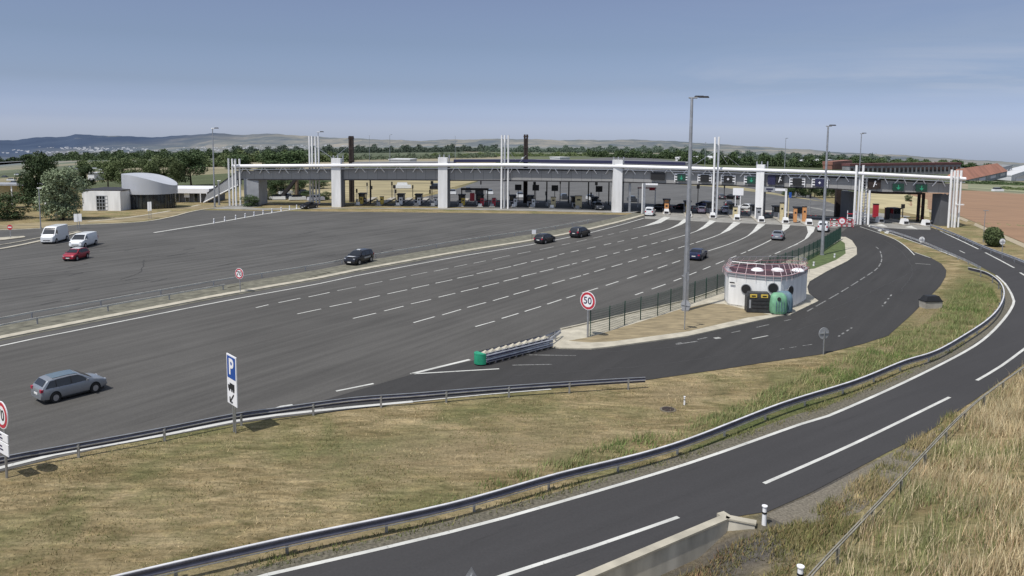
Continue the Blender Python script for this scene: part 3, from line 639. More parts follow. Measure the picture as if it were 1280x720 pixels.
# ------------------------------------------------------------------ toll canopy
base_px = [(240, 256.5), (290, 257.5), (420, 259), (554, 260), (630, 261), (772, 265.5), (895, 271), (952, 274), (1075, 281), (1195, 284), (1260, 286)]
def cbase(px): return G(px, interp(base_px, px))
beam_t = [(280, 206), (300, 205.5), (500, 204.3), (640, 204), (772, 205.8), (895, 209), (1050, 213.5), (1190, 220.5), (1205, 221.5)]
beam_b = [(x, y+4.5) for x, y in beam_t]
fas_t = [(280, 214), (500, 211.5), (640, 213), (770, 214), (860, 215), (950, 217.8), (1040, 222.5), (1100, 225.8), (1190, 230)]
fas_b = [(280, 224), (500, 224.5), (640, 225.5), (770, 227), (860, 230), (950, 232.7), (1040, 235.5), (1100, 240), (1190, 241.5)]
CO = cbase(640); canopy = thing('toll_canopy', 'long white and grey canopy spanning every lane of the toll plaza', 'canopy', CO)
def cz(px, py, back=0.0):
    P = cbase(px); return zat(P, py, px)
cdir = (cbase(1195)-cbase(290)).normalized(); cn_ = Vector((-cdir.y, cdir.x, 0))    # pointing away from camera
def cperp(px): 
    a, b_ = cbase(px-15), cbase(px+15); d = (b_-a).normalized(); return Vector((-d.y, d.x, 0)), d
xs_ = list(range(292, 1204, 12))+[1203]
# white tube beam
b = MB(); vs = []; k = 10
for x in xs_:
    P = cbase(x); zt, zb = cz(x, interp(beam_t, x)), cz(x, interp(beam_b, x)); n_, d_ = cperp(x); r = (zt-zb)/2
    for j in range(k):
        a = 2*math.pi*j/k; vs.append(P+n_*math.cos(a)*r+Vector((0, 0, (zt+zb)/2+math.sin(a)*r-P.z))-CO)
b.add(vs, [(i*k+j, i*k+(j+1) % k, (i+1)*k+(j+1) % k, (i+1)*k+j) for i in range(len(xs_)-1) for j in range(k)]); b.build('roof_beam', M_whiteb, canopy, smooth=True, angle=60)
b = MB(); vs = []
for x in xs_:
    P = cbase(x); n_, d_ = cperp(x); z = cz(x, interp(beam_b, x)+1.5)
    for dn, dz in ((.1, 0), (.1, .14), (.35, .14), (.35, 0)): q = P+n_*dn; vs.append(Vector((q.x, q.y, z+dz-.14))-CO)
b.add(vs, [(i*4+j, i*4+(j+1) % 4, (i+1)*4+(j+1) % 4, (i+1)*4+j) for i in range(len(xs_)-1) for j in range(4)]); b.build('lower_chord', M_whiteb, canopy)
def band(name, x0, x1, top, bot, d0, d1, m, step=10):
    b = MB(); vs = []; X = list(np.arange(x0, x1, step))+[x1]
    for x in X:
        P = cbase(x); n_, d_ = cperp(x); zt, zb = top(x), bot(x)
        for dn, z in ((d0, zb), (d0, zt), (d1, zt), (d1, zb)): q = P+n_*dn; vs.append(Vector((q.x, q.y, z))-CO)
    b.add(vs, [(i*4+j, i*4+(j+1) % 4, (i+1)*4+(j+1) % 4, (i+1)*4+j) for i in range(len(X)-1) for j in range(4)]+[(3, 2, 1, 0), tuple(range(4*(len(X)-1), 4*len(X)))])
    return b.build(name, m, canopy)
def fasmat():
    m = bpy.data.materials.new('fascia_panels'); m.use_nodes = True; N = m.node_tree.nodes; L = m.node_tree.links
    s = N['Principled BSDF']; s.inputs['Roughness'].default_value = .55
    tcx = N.new('ShaderNodeTexCoord'); br = N.new('ShaderNodeTexBrick'); br.offset = 0; br.inputs['Scale'].default_value = 1; br.inputs['Brick Width'].default_value = 2.2; br.inputs['Row Height'].default_value = 20; br.inputs['Mortar Size'].default_value = .05
    br.inputs['Color1'].default_value = (.27, .268, .265, 1); br.inputs['Color2'].default_value = (.30, .298, .295, 1); br.inputs['Mortar'].default_value = (.18, .18, .18, 1)
    mp = N.new('ShaderNodeMapping'); L.new(tcx.outputs['Object'], mp.inputs['Vector']); sx = N.new('ShaderNodeSeparateXYZ'); L.new(mp.outputs[0], sx.inputs[0]); cx_ = N.new('ShaderNodeCombineXYZ'); L.new(sx.outputs[0], cx_.inputs[0]); L.new(sx.outputs[2], cx_.inputs[1])
    L.new(cx_.outputs[0], br.inputs['Vector']); L.new(br.outputs['Color'], s.inputs['Base Color']); return m
M_fas = fasmat()
band('fascia', 294, 1071, lambda x: cz(x, interp(fas_t, x)), lambda x: cz(x, interp(fas_b, x)), .9, 1.3, M_fas)
band('fascia', 1083, 1187, lambda x: cz(x, interp(fas_t, x)), lambda x: cz(x, interp(fas_b, x)), .9, 1.3, M_fas)
band('fascia_lip', 294, 1071, lambda x: cz(x, interp(fas_b, x))-.02, lambda x: cz(x, interp(fas_b, x)+1.3), .8, 1.6, M_dark)
band('roof_deck', 294, 1200, lambda x: cz(x, interp(beam_t, x))-.35, lambda x: cz(x, interp(beam_t, x))-.6, .5, 9, M_roof)
band('roof_soffit', 294, 1187, lambda x: cz(x, interp(fas_b, x))+.5, lambda x: cz(x, interp(fas_b, x))+.3, 1.4, 9, M_greyl)
band('rear_beam', 294, 1200, lambda x: cz(x, interp(fas_t, x)), lambda x: cz(x, interp(fas_b, x)), 9, 9.4, M_grey)
band('rear_roof', 562, 848, lambda x: cz(x, interp(beam_t, x))+.35, lambda x: cz(x, interp(beam_t, x))+.05, 9.1, 21, M_roof)
band('roof_upstand', 562, 848, lambda x: cz(x, interp(beam_t, x))+.62, lambda x: cz(x, interp(beam_t, x))-.05, 8.0, 8.9, M_navy)
band('rear_roof', 430, 562, lambda x: cz(x, interp(beam_t, x))-.05, lambda x: cz(x, interp(beam_t, x))-.3, 9.1, 15, M_roof)
for x in list(range(306, 1066, 24))+list(range(1100, 1185, 24)):
    if any(abs(x-q) < 9 for q in (392, 420, 554, 630, 772, 895, 952)): continue
    P = cbase(x)-CO; n_, d_ = cperp(x); zt = cz(x, interp(beam_b, x)); zb = cz(x, interp(fas_t, x)+2.2); b = MB()
    for s_ in (-1, 1): b.tube(Vector((P.x, P.y, zt))+n_*.2+d_*.25*s_, Vector((P.x, P.y, zb-.25))+n_*.7+d_*1.15*s_, .10, n=5)
    b.build('bracket', M_whiteb, canopy)
def Gm(x, yb, yt):
    P = G(x, yb); zt = zat(P, yt, x); mx = proj((P.x, P.y, zt/2))[0]; return G(2*x-mx, yb)
for x, yt, yb in ((420, 198, 259), (553.3, 197, 260), (772, 200, 265.5), (952, 206, 274)):
    P = Gm(x, yb, yt); n_, d_ = cperp(x); zt = zat(P, yt, x); w_ = 11.5/scale_at(P)*(.82 if x > 900 else 1); q = P-CO; o_ = math.atan2(d_.y, d_.x) if x > 900 else 0
    b = MB(); b.box((q.x, q.y+.9, zt/2), (w_, 1.8, zt), o_); b.build('pillar', M_white, canopy)
    b = MB(); b.box((q.x+w_/2+.25, q.y+1.5, (zt-1.2)/2), (.5, 1.6, zt-1.2), o_); b.build('pillar_shade_side', M_grey, canopy)  # added grey strip, paints the shaded right side of the pillar
    for dx in (-.8, .2, 1.4): b = MB(); b.tube((q.x+dx, q.y+1.2, zt-1.0), (q.x+dx, q.y+1.2, zt+.65), .14, n=8); b.build('stub_tube', M_galv, canopy)
def mast_cluster(tubes, yb, deep=2.2, r=.21, ties=()):
    for i, (x, yt) in enumerate(tubes):
        P = Gm(x, yb-(.0 if i % 2 == 0 else .5), yt); zt = zat(P, yt, x); q = P-CO; b = MB(); b.tube((q.x, q.y, 0), (q.x, q.y, zt), r, n=10); b.build('mast_tube', M_white, canopy, smooth=True)
mast_cluster([(286.3, 198), (291, 198.5), (294.8, 198.5), (300, 198.5)], 258)
mast_cluster([(387.3, 170), (390.6, 170), (394.8, 170.5), (398.6, 170)], 256)
mast_cluster([(627, 169), (630.8, 169), (635.2, 169)], 261)
mast_cluster([(892.4, 171.5), (897, 171)], 272.5, r=.22)
mast_cluster([(1069, 206.5), (1073.2, 222), (1077.5, 206.5), (1082.2, 221), (1086, 238)], 281)
mast_cluster([(1187.6, 212), (1191.6, 213), (1195.4, 213), (1199.5, 213)], 284.5)
mast_cluster([(1174.5, 242), (1180.5, 242), (1185.5, 242)], 280)
P = Gm(893.6, 272, 172)-CO
for z in np.arange(1.4, 9.0, 1.25): b = MB(); b.box((P.x+.0, P.y+.1, z), (.45, .08, .75)); b.build('mast_plate', M_dark, canopy)
P = Gm(1080, 281, 206)-CO
for z in np.arange(.8, 9.5, .55): b = MB(); b.box((P.x, P.y-.3, z), (.8, .08, .12)); b.build('ladder_rung', M_galv, canopy)
P = G(1196, 284.5)-CO; b = MB(); b.box((P.x+.1, P.y-.3, 4.4), (1.5, .25, .2)); b.build('tie_bar', M_white, canopy)
for x, yt, yb, w_, nm in ((436, 170, 254.5, 1.15, 'dark_column'), (657.3, 168, 255, 1.1, 'dark_column'), (711, 226, 254, .3, 'thin_column'), (683.5, 226, 254, .3, 'thin_column'), (735.5, 227, 256, .28, 'thin_column'), (787, 228, 265, .45, 'thin_column'), (805, 229, 268, .45, 'thin_column'), (463, 225, 255, .3, 'thin_column'), (761, 228, 256, .25, 'thin_column')):
    P = Gm(x, yb, yt); zt = zat(P, yt, x); q = P-CO; b = MB()
    if nm == 'dark_column':
        for s_ in (-1, 1): b.box((q.x+s_*w_*.27, q.y+3, zt/2), (w_*.42, .9, zt))
        b.box((q.x, q.y+3, (zt-1)/2), (w_*.9, .4, zt-1))
        for z in (zt-.5, zt-3.2, zt-6): b.box((q.x, q.y+3, z), (w_*1.12, 1.0, .3))
        b.build('steel_column', M_rust, canopy)
    else: b.box((q.x, q.y, zt/2), (w_, w_, zt)); b.build('slim_column', M_galv if x > 780 else M_dark, canopy)
for x in (1049, 1057.5): 
    P = G(x, 272); q = P-CO; zt = zat(P, 236, x); b = MB(); b.box((q.x, q.y+1, zt/2), (.8 if x > 1050 else 1.1, .8, zt)); b.build('steel_column', M_greyl if x > 1050 else M_rust, canopy)
for x in (1147, 1152.5):
    P = G(x, 277); q = P-CO; zt = zat(P, 241, x); b = MB(); b.box((q.x, q.y, zt/2), (.42, .5, zt)); b.build('steel_column', M_rust, canopy)
band('portal_beam', 1085, 1154, lambda x: cz(x, interp(fas_b, x)-.3), lambda x: cz(x, interp(fas_b, x)+3.0), 1.5, 2.2, M_rust)
def cable(x0, y0, x1, y1, P0, P1):
    a = Vector((P0.x, P0.y, zat(P0, y0, x0)))-CO; c = Vector((P1.x, P1.y, zat(P1, y1, x1)))-CO; b = MB(); b.tube(a, c, .05, n=4); b.build('tie_cable', M_galv, canopy)
for x, yb, dx, yt, yl in ((393, 256, 24, 181, 199), (436, 254.5, -21, 183, 199), (630, 261, 14, 181, 200), (657, 255, -9, 194, 204), (894.5, 272, 30, 186, 208), (894.5, 272, -30, 186, 208), (894.5, 272, 14, 188, 205)):
    cable(x, yt, x+dx, yl, G(x, yb), cbase(x+dx)+Vector((0, 1.0, 0)))
P = G(302, 258); q = P-CO; b = MB(); b.box((q.x+1.8, q.y+4.5, 3.1), (3.4, 6, 6.2)); b.build('stair_tower', M_greyl, canopy)
P = G(1058, 276); q = P-CO; b = MB(); b.box((q.x+1.4, q.y+3, 2.9), (1.1, 4, 5.8)); b.build('stair_tower', M_grey, canopy)
P = G(1182, 283); q = P-CO; b = MB(); b.box((q.x, q.y+2.2, 3.0), (1.6, 3, 6.0)); b.build('stair_tower', M_grey, canopy)
# ------------------------------------------------------------------ overhead lane signs
def lane_sign(px, py, label, face, led=None, w=1.7, h=1.5, frame=True, col2=None):
    P = cbase(px); n_, d_ = cperp(px); z = zat(P, py, px); yaw = math.atan2(-n_.y, -n_.x)
    t = thing('lane_signal', label, 'overhead sign', (P.x-n_.x*.0+n_.x*.45, P.y+n_.y*.45, z), yaw, 'overhead lane signals on the canopy fascia')
    b = MB(); b.box((0, 0, 0), (.25, w, h)); b.build('signal_box', face, t)
    b = MB(); b.box((-.3, 0, h*.1), (.45, .12, h*.5)); b.build('mounting_bracket', M_galv, t)
    if frame:
        b = MB()
        for s_ in (-1, 1):
            b.box((.02, s_*1.42, -.05), (.1, .10, 1.8))
            for zz in (.62, .1, -.42): b.box((.02, s_*1.15, zz), (.08, .52, .2))
        b.box((.02, 0, .82), (.08, 2.9, .10)); b.build('side_frame', M_whiteb, t)
    if led == 'arrow':
        b = MB(); b.box((.14, 0, .1), (.03, .16, .62)); b.add([(.15, -.42, -.05), (.15, .42, -.05), (.15, 0, -.5)], [(0, 1, 2)]); b.build('green_arrow', M_gled, t)
    if led == 'symbol':
        b = MB(); b.box((.14, 0, 0), (.03, .45, .16)); b.box((.144, 0, 0), (.03, .14, .5)); b.build('lit_symbol', M_wled, t)
    if led == 'glyph':
        b = MB(); b.tube((.14, -.15, -.5), (.14, .1, .45), .09, n=6); b.tube((.14, .1, .1), (.14, .4, -.1), .07, n=6); b.disc((.16, .12, .55), (1, 0, 0), .16, n=10); b.build('pictogram', M_whiteb, t)
    return t
M_sgreen = mat('signal_green_face', (.012, .05, .035), .5)
lane_sign(820.5, 220.5, 'wide unframed black sign box just right of the third white pillar', M_black, None, 3.0, 1.6, False)
lane_sign(850, 222, 'framed lane signal with green arrow, left of the tall lamp mast', M_sgreen, 'arrow')
lane_sign(879, 223, 'framed dark unlit lane signal between lamp mast and twin white masts', M_black)
lane_sign(908, 224, 'framed dark lane signal with small white symbol beside the twin masts', M_black, 'symbol')
lane_sign(937, 225, 'framed lane signal with green arrow just left of the rightmost pillar', M_sgreen, 'arrow')
lane_sign(962, 225, 'navy blue sign box touching the rightmost white pillar', M_navy, None, 1.5, 1.9, False)
lane_sign(972, 225, 'black sign box with a white pictogram beside the navy one', M_black, 'glyph', 1.4, 1.7, False)
lane_sign(994, 227.5, 'framed black lane signal unlit, left of the slim lamp mast', M_black)
lane_sign(1022, 228.5, 'framed navy lane signal with white symbol beside the slim lamp mast', M_navy, 'symbol')
lane_sign(1121, 234, 'dark green sign with small arrow, left one over the exit ramp', M_sgreen, 'arrow', 2.0, 1.4, False)
lane_sign(1150, 235, 'dark green sign with small arrow, right one over the exit ramp', M_sgreen, 'arrow', 2.0, 1.4, False)
lane_sign(1091, 230.5, 'black sign box with a white pictogram beside the ladder mast', M_rust, 'glyph', 2.3, 1.7, False)
# ------------------------------------------------------------------ vehicles
def make_vehicle(kind, paint, label, cat, name, L=4.5, W=1.8, H=1.47, prof=None, belt=.92, glass=None, r=.32, wb=2.7, front=1.0, roofcol=None, zb=.22, windows=None, tumble=.26):
    t = thing(name, label, cat)
    def T(x):
        for (x0, z0), (x1, z1) in zip(prof, prof[1:]):
            if x <= x1: return z0+(z1-z0)*(x-x0)/(x1-x0)
        return prof[-1][1]
    def halfw(x):
        u = abs(x)/(L/2); return W/2*(1-.14*max(0, (u-.72)/.28)**2)
    def yat(x, z):
        w_ = halfw(x); k = max(0, (z-belt)/(H-belt)); return w_*(1-tumble*k) if z > belt else w_
    st = sorted(set([round(-L/2+L*i/34, 4) for i in range(35)]+[p[0] for p in prof]))
    b = MB(); vs = []; k = 0
    for x in st:
        z = T(x); w_ = halfw(x); lift = .1*max(0, abs(x)/(L/2)-.85)/.15
        s_ = [(0, zb+lift), (.86*w_, zb+lift), (.97*w_, zb+.1+lift), (w_, min(.55, z-.14)), (.985*w_, min(belt-.03, z-.07)), (yat(x, z-.05)*.975, z-.045), (yat(x, z)*.90, z-.008), (yat(x, z)*.5, z+.012), (0, z+.016)]
        ring = s_+[(-y, zz) for y, zz in reversed(s_[1:-1])]; k = len(ring)
        vs += [(x, y, zz) for y, zz in ring]
    n = len(st)
    b.add(vs, [(i*k+j, i*k+(j+1) % k, (i+1)*k+(j+1) % k, (i+1)*k+j) for i in range(n-1) for j in range(k)]+[tuple(range(k-1, -1, -1)), tuple(range((n-1)*k, n*k))])
    b.build('body', paint, t, smooth=True, angle=40)
    # glazing: side windows on the tumblehome plane
    for pane in windows['side']:
        for s_ in (-1, 1):
            b = MB(); pts = [(x, s_*(yat(x, z)+.006), z) for x, z in pane]; b.add(pts, [tuple(range(len(pts)))]); b.build('window', M_glass, t)
    for nm, (x0, x1, f0, f1) in windows['screens'].items():
        b = MB(); vv = []; m_ = 7
        for q in range(m_+1):
            x = x0+(x1-x0)*q/m_; f = f0+(f1-f0)*q/m_; e = .03; sl_ = (T(x+.02)-T(x-.02))/.04; ln = math.hypot(1, sl_); nx, nz = -sl_/ln, 1/ln
            z = T(x); y = yat(x, z)*f; vv += [(x+nx*e, -y, z+nz*e-.01), (x+nx*e, 0, z+nz*e+.006), (x+nx*e, y, z+nz*e-.01)]
        fc = []
        for q in range(m_): fc += [(3*q, 3*q+1, 3*q+4, 3*q+3), (3*q+1, 3*q+2, 3*q+5, 3*q+4)]
        b.add(vv, fc); b.build(nm, M_glass, t, smooth=True)
    allp = [p for pane in windows['side'] for p in pane]; xa = min(p[0] for p in allp); xb = max(p[0] for p in allp)
    if len(windows['side']) > 1:
        lowz = min(p[1] for p in allp)-.015; loop_ = [(xa-.05, lowz+.03), (xb+.06, lowz+.03)]
        ups = sorted([(p[0], max(q[1] for q in allp if abs(q[0]-p[0]) < .05)) for p in allp if p[1] > lowz+.12], key=lambda p: -p[0])
        seen_ = []; 
        for p in ups:
            if not seen_ or abs(seen_[-1][0]-p[0]) > .03: seen_.append((p[0], p[1]+.025))
        for s_ in (-1, 1):
            b = MB(); P_ = loop_+seen_; pts = [(x, s_*(yat(x, z)+.003), z) for x, z in P_]; b.add(pts, [tuple(range(len(pts)))]); b.build('window_surround', M_black, t)
    if roofcol:
        rx = windows['roof']; b = MB(); X = np.linspace(rx[0], rx[1], 8); vv = []
        for x in X: vv += [(x, -yat(x, T(x))*.86, T(x)+.022), (x, yat(x, T(x))*.86, T(x)+.022)]
        b.add(vv, [(2*i, 2*i+1, 2*i+3, 2*i+2) for i in range(7)]); b.build('roof_panel', roofcol, t)
    for sx in (-1, 1):
        for sy in (-1, 1):
            xc = sx*wb/2+.0; yo = sy*(halfw(xc)-.10)
            b = MB(); b.tube((xc, sy*(halfw(xc)-.2), r+.02), (xc, sy*(halfw(xc)+.004), r+.02), r+.07, n=18); b.build('wheel_arch', M_arch, t)
            b = MB(); b.tube((0, -.1, 0), (0, .1, 0), r, n=18); wh = b.build('wheel', M_tyre, t, (xc, sy*(halfw(xc)-.07), r), smooth=True)
            b = MB(); b.tube((0, sy*.06, 0), (0, sy*.112, 0), r*.60, n=14)
            b.build('rim', M_rim, wh)
    # lamps and plates
    xf = L/2; zf = T(xf-.02)
    for sy in (-1, 1):
        b = MB(); b.box((xf-.16, sy*W*.36, windows.get('hl', .64)), (.22, .26, .12)); b.build('headlight', M_hl, t)
        hz = windows.get('tl', (.80, .18)); b = MB(); b.box((-xf+.10, sy*W*.385, hz[0]), (.20, .25, hz[1])); b.build('tail_light', M_redl, t)
        b = MB(); b.box((windows.get('mx', .75), sy*(W/2+.09), belt+.06), (.14, .17, .13)); b.build('wing_mirror', paint, t)
    b = MB(); b.box((-xf-.005, 0, windows.get('pl', .62)), (.03, .5, .11)); b.build('number_plate', M_plate, t)
    b = MB(); b.box((xf+.005, 0, .42), (.03, .5, .11)); b.build('number_plate', M_plate, t)
    b = MB(); b.box((xf-.02, 0, .53), (.05, W*.5, .12)); b.build('grille', M_black, t)
    b = MB(); b.box((0, 0, .2), (L*.9, W*.88, .1)); b.build('underbody', M_black, t)
    return t
def paint(name, c, metal=.3, rough=.35): return mat(name, c, rough, metal=metal, var=.04, coat=.6)
P_sil = paint('silver_paint', (.30, .32, .35), .55); P_blk = paint('black_car_paint', (.012, .012, .016)); P_navy = paint('navy_car_paint', (.015, .02, .06)); P_wht = paint('white_car_paint', (.66, .68, .70), 0, .4)
P_red = paint('red_car_paint', (.30, .012, .03)); P_pink = paint('pale_pink_paint', (.62, .50, .56), .1); P_lil = paint('pale_silver_paint', (.50, .50, .58), .2); P_gry = paint('grey_car_paint', (.06, .065, .075))
est_prof = [(-2.29, .62), (-2.24, .90), (-2.12, 1.06), (-1.78, 1.40), (-1.45, 1.46), (-.4, 1.475), (.25, 1.44), (.55, 1.36), (1.32, .98), (1.9, .86), (2.17, .74), (2.29, .52)]
est_win = dict(side=[[(-1.95, .98), (-1.30, .96), (-1.30, 1.34), (-1.62, 1.33)], [(-1.24, .96), (-.30, .94), (-.30, 1.38), (-1.24, 1.36)], [(-.22, .94), (.92, .96), (.55, 1.22), (.25, 1.36), (-.22, 1.38)]],
               screens=dict(windscreen=(1.26, .48, .88, .84), rear_window=(-2.10, -1.80, .80, .80)), hl=.68, tl=(.86, .18), roof=(-1.4, .3), mx=.8)
hat_prof = [(-2.05, .60), (-2.0, .9), (-1.9, 1.05), (-1.55, 1.38), (-1.1, 1.47), (-.3, 1.49), (.2, 1.45), (.5, 1.36), (1.2, 1.0), (1.7, .88), (1.95, .74), (2.05, .50)]
hat_win = dict(side=[[(-1.6, 1.0), (-.95, .97), (-.95, 1.36), (-1.3, 1.33)], [(-.88, .96), (-.12, .95), (-.12, 1.39), (-.88, 1.38)], [(-.05, .95), (.9, .97), (.5, 1.24), (.2, 1.37), (-.05, 1.39)]],
               screens=dict(windscreen=(1.15, .45, .88, .84), rear_window=(-1.87, -1.57, .80, .80)), roof=(-1.2, .2), mx=.75)
suv_prof = [(-2.2, .62), (-2.18, 1.0), (-2.1, 1.18), (-1.85, 1.60), (-1.4, 1.69), (-.3, 1.70), (.2, 1.66), (.5, 1.56), (1.15, 1.14), (1.75, 1.04), (2.1, .90), (2.2, .58)]
suv_win = dict(side=[[(-1.85, 1.12), (-1.2, 1.10), (-1.2, 1.54), (-1.6, 1.52)], [(-1.13, 1.10), (-.2, 1.09), (-.2, 1.57), (-1.13, 1.56)], [(-.13, 1.09), (.88, 1.11), (.52, 1.42), (.22, 1.55), (-.13, 1.57)]],
               screens=dict(windscreen=(1.1, .47, .88, .84), rear_window=(-2.07, -1.87, .80, .80)), hl=.84, tl=(.98, .26), pl=.75, roof=(-1.5, .2), mx=.8)
sed_prof = [(-2.25, .60), (-2.2, .95), (-2.05, 1.02), (-1.6, 1.05), (-.95, 1.38), (-.5, 1.43), (0, 1.44), (.3, 1.40), (.6, 1.30), (1.3, .96), (1.9, .85), (2.15, .72), (2.25, .5)]
sed_win = dict(side=[[(-1.25, 1.0), (-.35, .95), (-.35, 1.34), (-.85, 1.30)], [(-.28, .95), (.88, .96), (.55, 1.18), (.28, 1.32), (-.28, 1.35)]],
               screens=dict(windscreen=(1.24, .55, .88, .84), rear_window=(-1.52, -.98, .82, .80)), roof=(-.8, .3), mx=.8)
van_prof = [(-2.95, .65), (-2.93, 2.2), (-2.85, 2.48), (-2.2, 2.52), (.9, 2.50), (1.35, 2.42), (1.75, 2.05), (2.2, 1.42), (2.35, 1.28), (2.75, 1.12), (2.93, .98), (2.97, .55)]
van_win = dict(side=[[(1.25, 1.36), (2.12, 1.40), (1.72, 1.92), (1.45, 2.02), (1.25, 2.02)]], screens=dict(windscreen=(2.22, 1.5, .86, .82), rear_window=(-2.935, -2.93, .8, .78)), hl=.95, tl=(1.1, .5), pl=.8, roof=(-2, 1), mx=1.95)
mvan_prof = [(-2.5, .6), (-2.48, 1.6), (-2.4, 1.86), (-1.8, 1.93), (.5, 1.92), (.9, 1.84), (1.2, 1.66), (1.75, 1.16), (2.2, 1.02), (2.42, .86), (2.5, .55)]
mvan_win = dict(side=[[(.72, 1.2), (1.62, 1.22), (1.22, 1.58), (.95, 1.66), (.72, 1.66)]], screens=dict(windscreen=(1.72, .98, .88, .84)), hl=.84, tl=(1.05, .4), pl=.75, roof=(-2, .5), mx=1.45)
svan_prof = [(-2.15, .6), (-2.13, 1.3), (-2.05, 1.68), (-1.5, 1.82), (0, 1.82), (.35, 1.72), (.65, 1.5), (1.15, 1.08), (1.75, .98), (2.05, .85), (2.15, .52)]
svan_win = dict(side=[[(-.1, 1.12), (1.02, 1.12), (.62, 1.44), (.38, 1.58), (-.1, 1.62)]], screens=dict(windscreen=(1.1, .42, .88, .84), rear_window=(-2.125, -2.06, .78, .75)), hl=.78, tl=(1.0, .3), pl=.7, roof=(-1.5, 0), mx=.95)
KW = dict(estate=dict(L=4.58, W=1.80, H=1.475, prof=est_prof, windows=est_win, belt=.93, wb=2.73), hatch=dict(L=4.1, W=1.76, H=1.49, prof=hat_prof, windows=hat_win, belt=.94, wb=2.54),
          suv=dict(L=4.4, W=1.86, H=1.70, prof=suv_prof, windows=suv_win, belt=1.08, wb=2.65, r=.35), sedan=dict(L=4.5, W=1.78, H=1.44, prof=sed_prof, windows=sed_win, belt=.93, wb=2.65),
          van=dict(L=5.94, W=2.05, H=2.52, prof=van_prof, windows=van_win, belt=1.35, wb=3.7, r=.35, tumble=.12), midvan=dict(L=5.0, W=1.95, H=1.93, prof=mvan_prof, windows=mvan_win, belt=1.15, wb=3.1, r=.33, tumble=.16), smallvan=dict(L=4.3, W=1.80, H=1.82, prof=svan_prof, windows=svan_win, belt=1.08, wb=2.7, tumble=.16))
def vehicle(kind, pnt, px, py, ang, label, name='car', cat='car', roofcol=None, group=None, sc_=1.0):
    t = make_vehicle(kind, pnt, label, cat, name, roofcol=roofcol, **KW[kind]); p = G(px, py); t.location = (p.x, p.y, .04+(p.z if p.z < -.01 else 0)); t.rotation_euler = (0, 0, ang); t.scale = (sc_,)*3
    if group: t['group'] = group
    return t
def ang_px(x0, y0, x1, y1): d = G(x1, y1)-G(x0, y0); return math.atan2(d.y, d.x)
M_pano = mat('panoramic_roof', (.10, .14, .17), .12, var=.1, spec=.8)
car_ang = ang_px(76, 506.5, 122, 494.7)
vehicle('estate', P_sil, 88, 494, car_ang, 'silver grey estate car alone on the near lanes at lower left', roofcol=M_pano).scale = (.84, .96, 1.0)
out_ang = LANEANG+math.pi
suv = vehicle('suv', P_blk, 449, 329, ang_px(470, 322, 440, 330), 'black off-roader with silver bonnet glints beside the median')
b = MB(); b.box((1.55, 0, 1.09), (.8, 1.0, .02)); b.build('bonnet_glint', P_wht, suv); b = MB(); b.box((-.5, .945, .78), (1.4, .01, .22)); b.build('door_stripe', M_galv, suv)  # pale box on the bonnet stands in for its glint
b = MB(); b.box((0, 0, 1.75), (.3, .5, .08)); b.build('roof_light', P_wht, suv)
in_ang = ang_px(664, 306, 777, 281)
vehicle('hatch', P_blk, 681, 303.5, in_ang, 'black hatchback with a pale number plate passing the small square sign')
vehicle('suv', P_blk, 725, 296, in_ang, 'tall black hatchback ahead of the first one beside the median')
vehicle('sedan', P_navy, 872, 323.5, ang_px(800, 345, 885, 314)+.1, 'dark navy saloon half hidden by the tall lamp mast')
vehicle('sedan', P_sil, 972.5, 299, ang_px(972, 300, 986, 283), 'silver saloon driving alone toward the rightmost toll lanes')
lane_n = math.atan2(cn_.y, cn_.x)
vehicle('smallvan', P_wht, 812.5, 269.5, lane_n-.1, 'small white van waiting at the leftmost entry toll lane', 'van', 'van')
vehicle('hatch', P_pink, 876.5, 266, lane_n, 'pale pinkish car in the toll lane left of the twin masts')
vehicle('hatch', P_lil, 906.5, 266, lane_n, 'pale lilac car in the toll lane right of the twin masts')
vehicle('suv', P_blk, 910, 259.5, lane_n, 'black off-roader in front of the pale lilac car at the barrier')
vehicle('sedan', P_wht, 933, 262.5, lane_n+.9, 'white low saloon in the toll lane left of the last white pillar')
vehicle('smallvan', P_wht, 1029, 289, R(64), 'white van partly hidden by the slim lamp mast near the fence', 'van', 'van')
vehicle('suv', P_gry, 747, 262, -R(80), 'dark grey car leaving the outbound toll gates toward the camera')
vehicle('sedan', P_blk, 386.5, 260.5, out_ang+.15, 'black car pulling out beside the row of white bollards')
vehicle('sedan', P_blk, 825, 262.5, lane_n+1.0, 'black car behind the orange machines in the first toll lane')
vehicle('sedan', P_blk, 853, 262, lane_n+.9, 'black saloon in the toll lane right behind the lamp mast')
vehicle('sedan', P_navy, 881, 258.5, lane_n+.9, 'dark navy saloon past the booth ahead of the pinkish car')
vehicle('hatch', P_gry, 902, 249, lane_n, 'small dark car already beyond the canopy, left of two')
vehicle('sedan', P_blk, 915, 249, lane_n+.9, 'long dark saloon already beyond the canopy, right of two')
la = ang_px(135, 298, 60, 303)
vehicle('van', P_wht, 69, 302.5, ang_px(76, 301.5, 60, 306), 'tall white panel van following the left kerb', 'van', 'van').scale = (.84, .95, .98)
vehicle('midvan', P_wht, 105, 308, ang_px(118, 306, 98, 312), 'mid-size white van with black windscreen ahead of the trees', 'van', 'van')
vehicle('hatch', P_red, 95.5, 324.5, ang_px(106, 322, 86, 327), 'small dark red car with a white roof', 'car', 'car', roofcol=P_wht).scale = (.82, .95, .98)
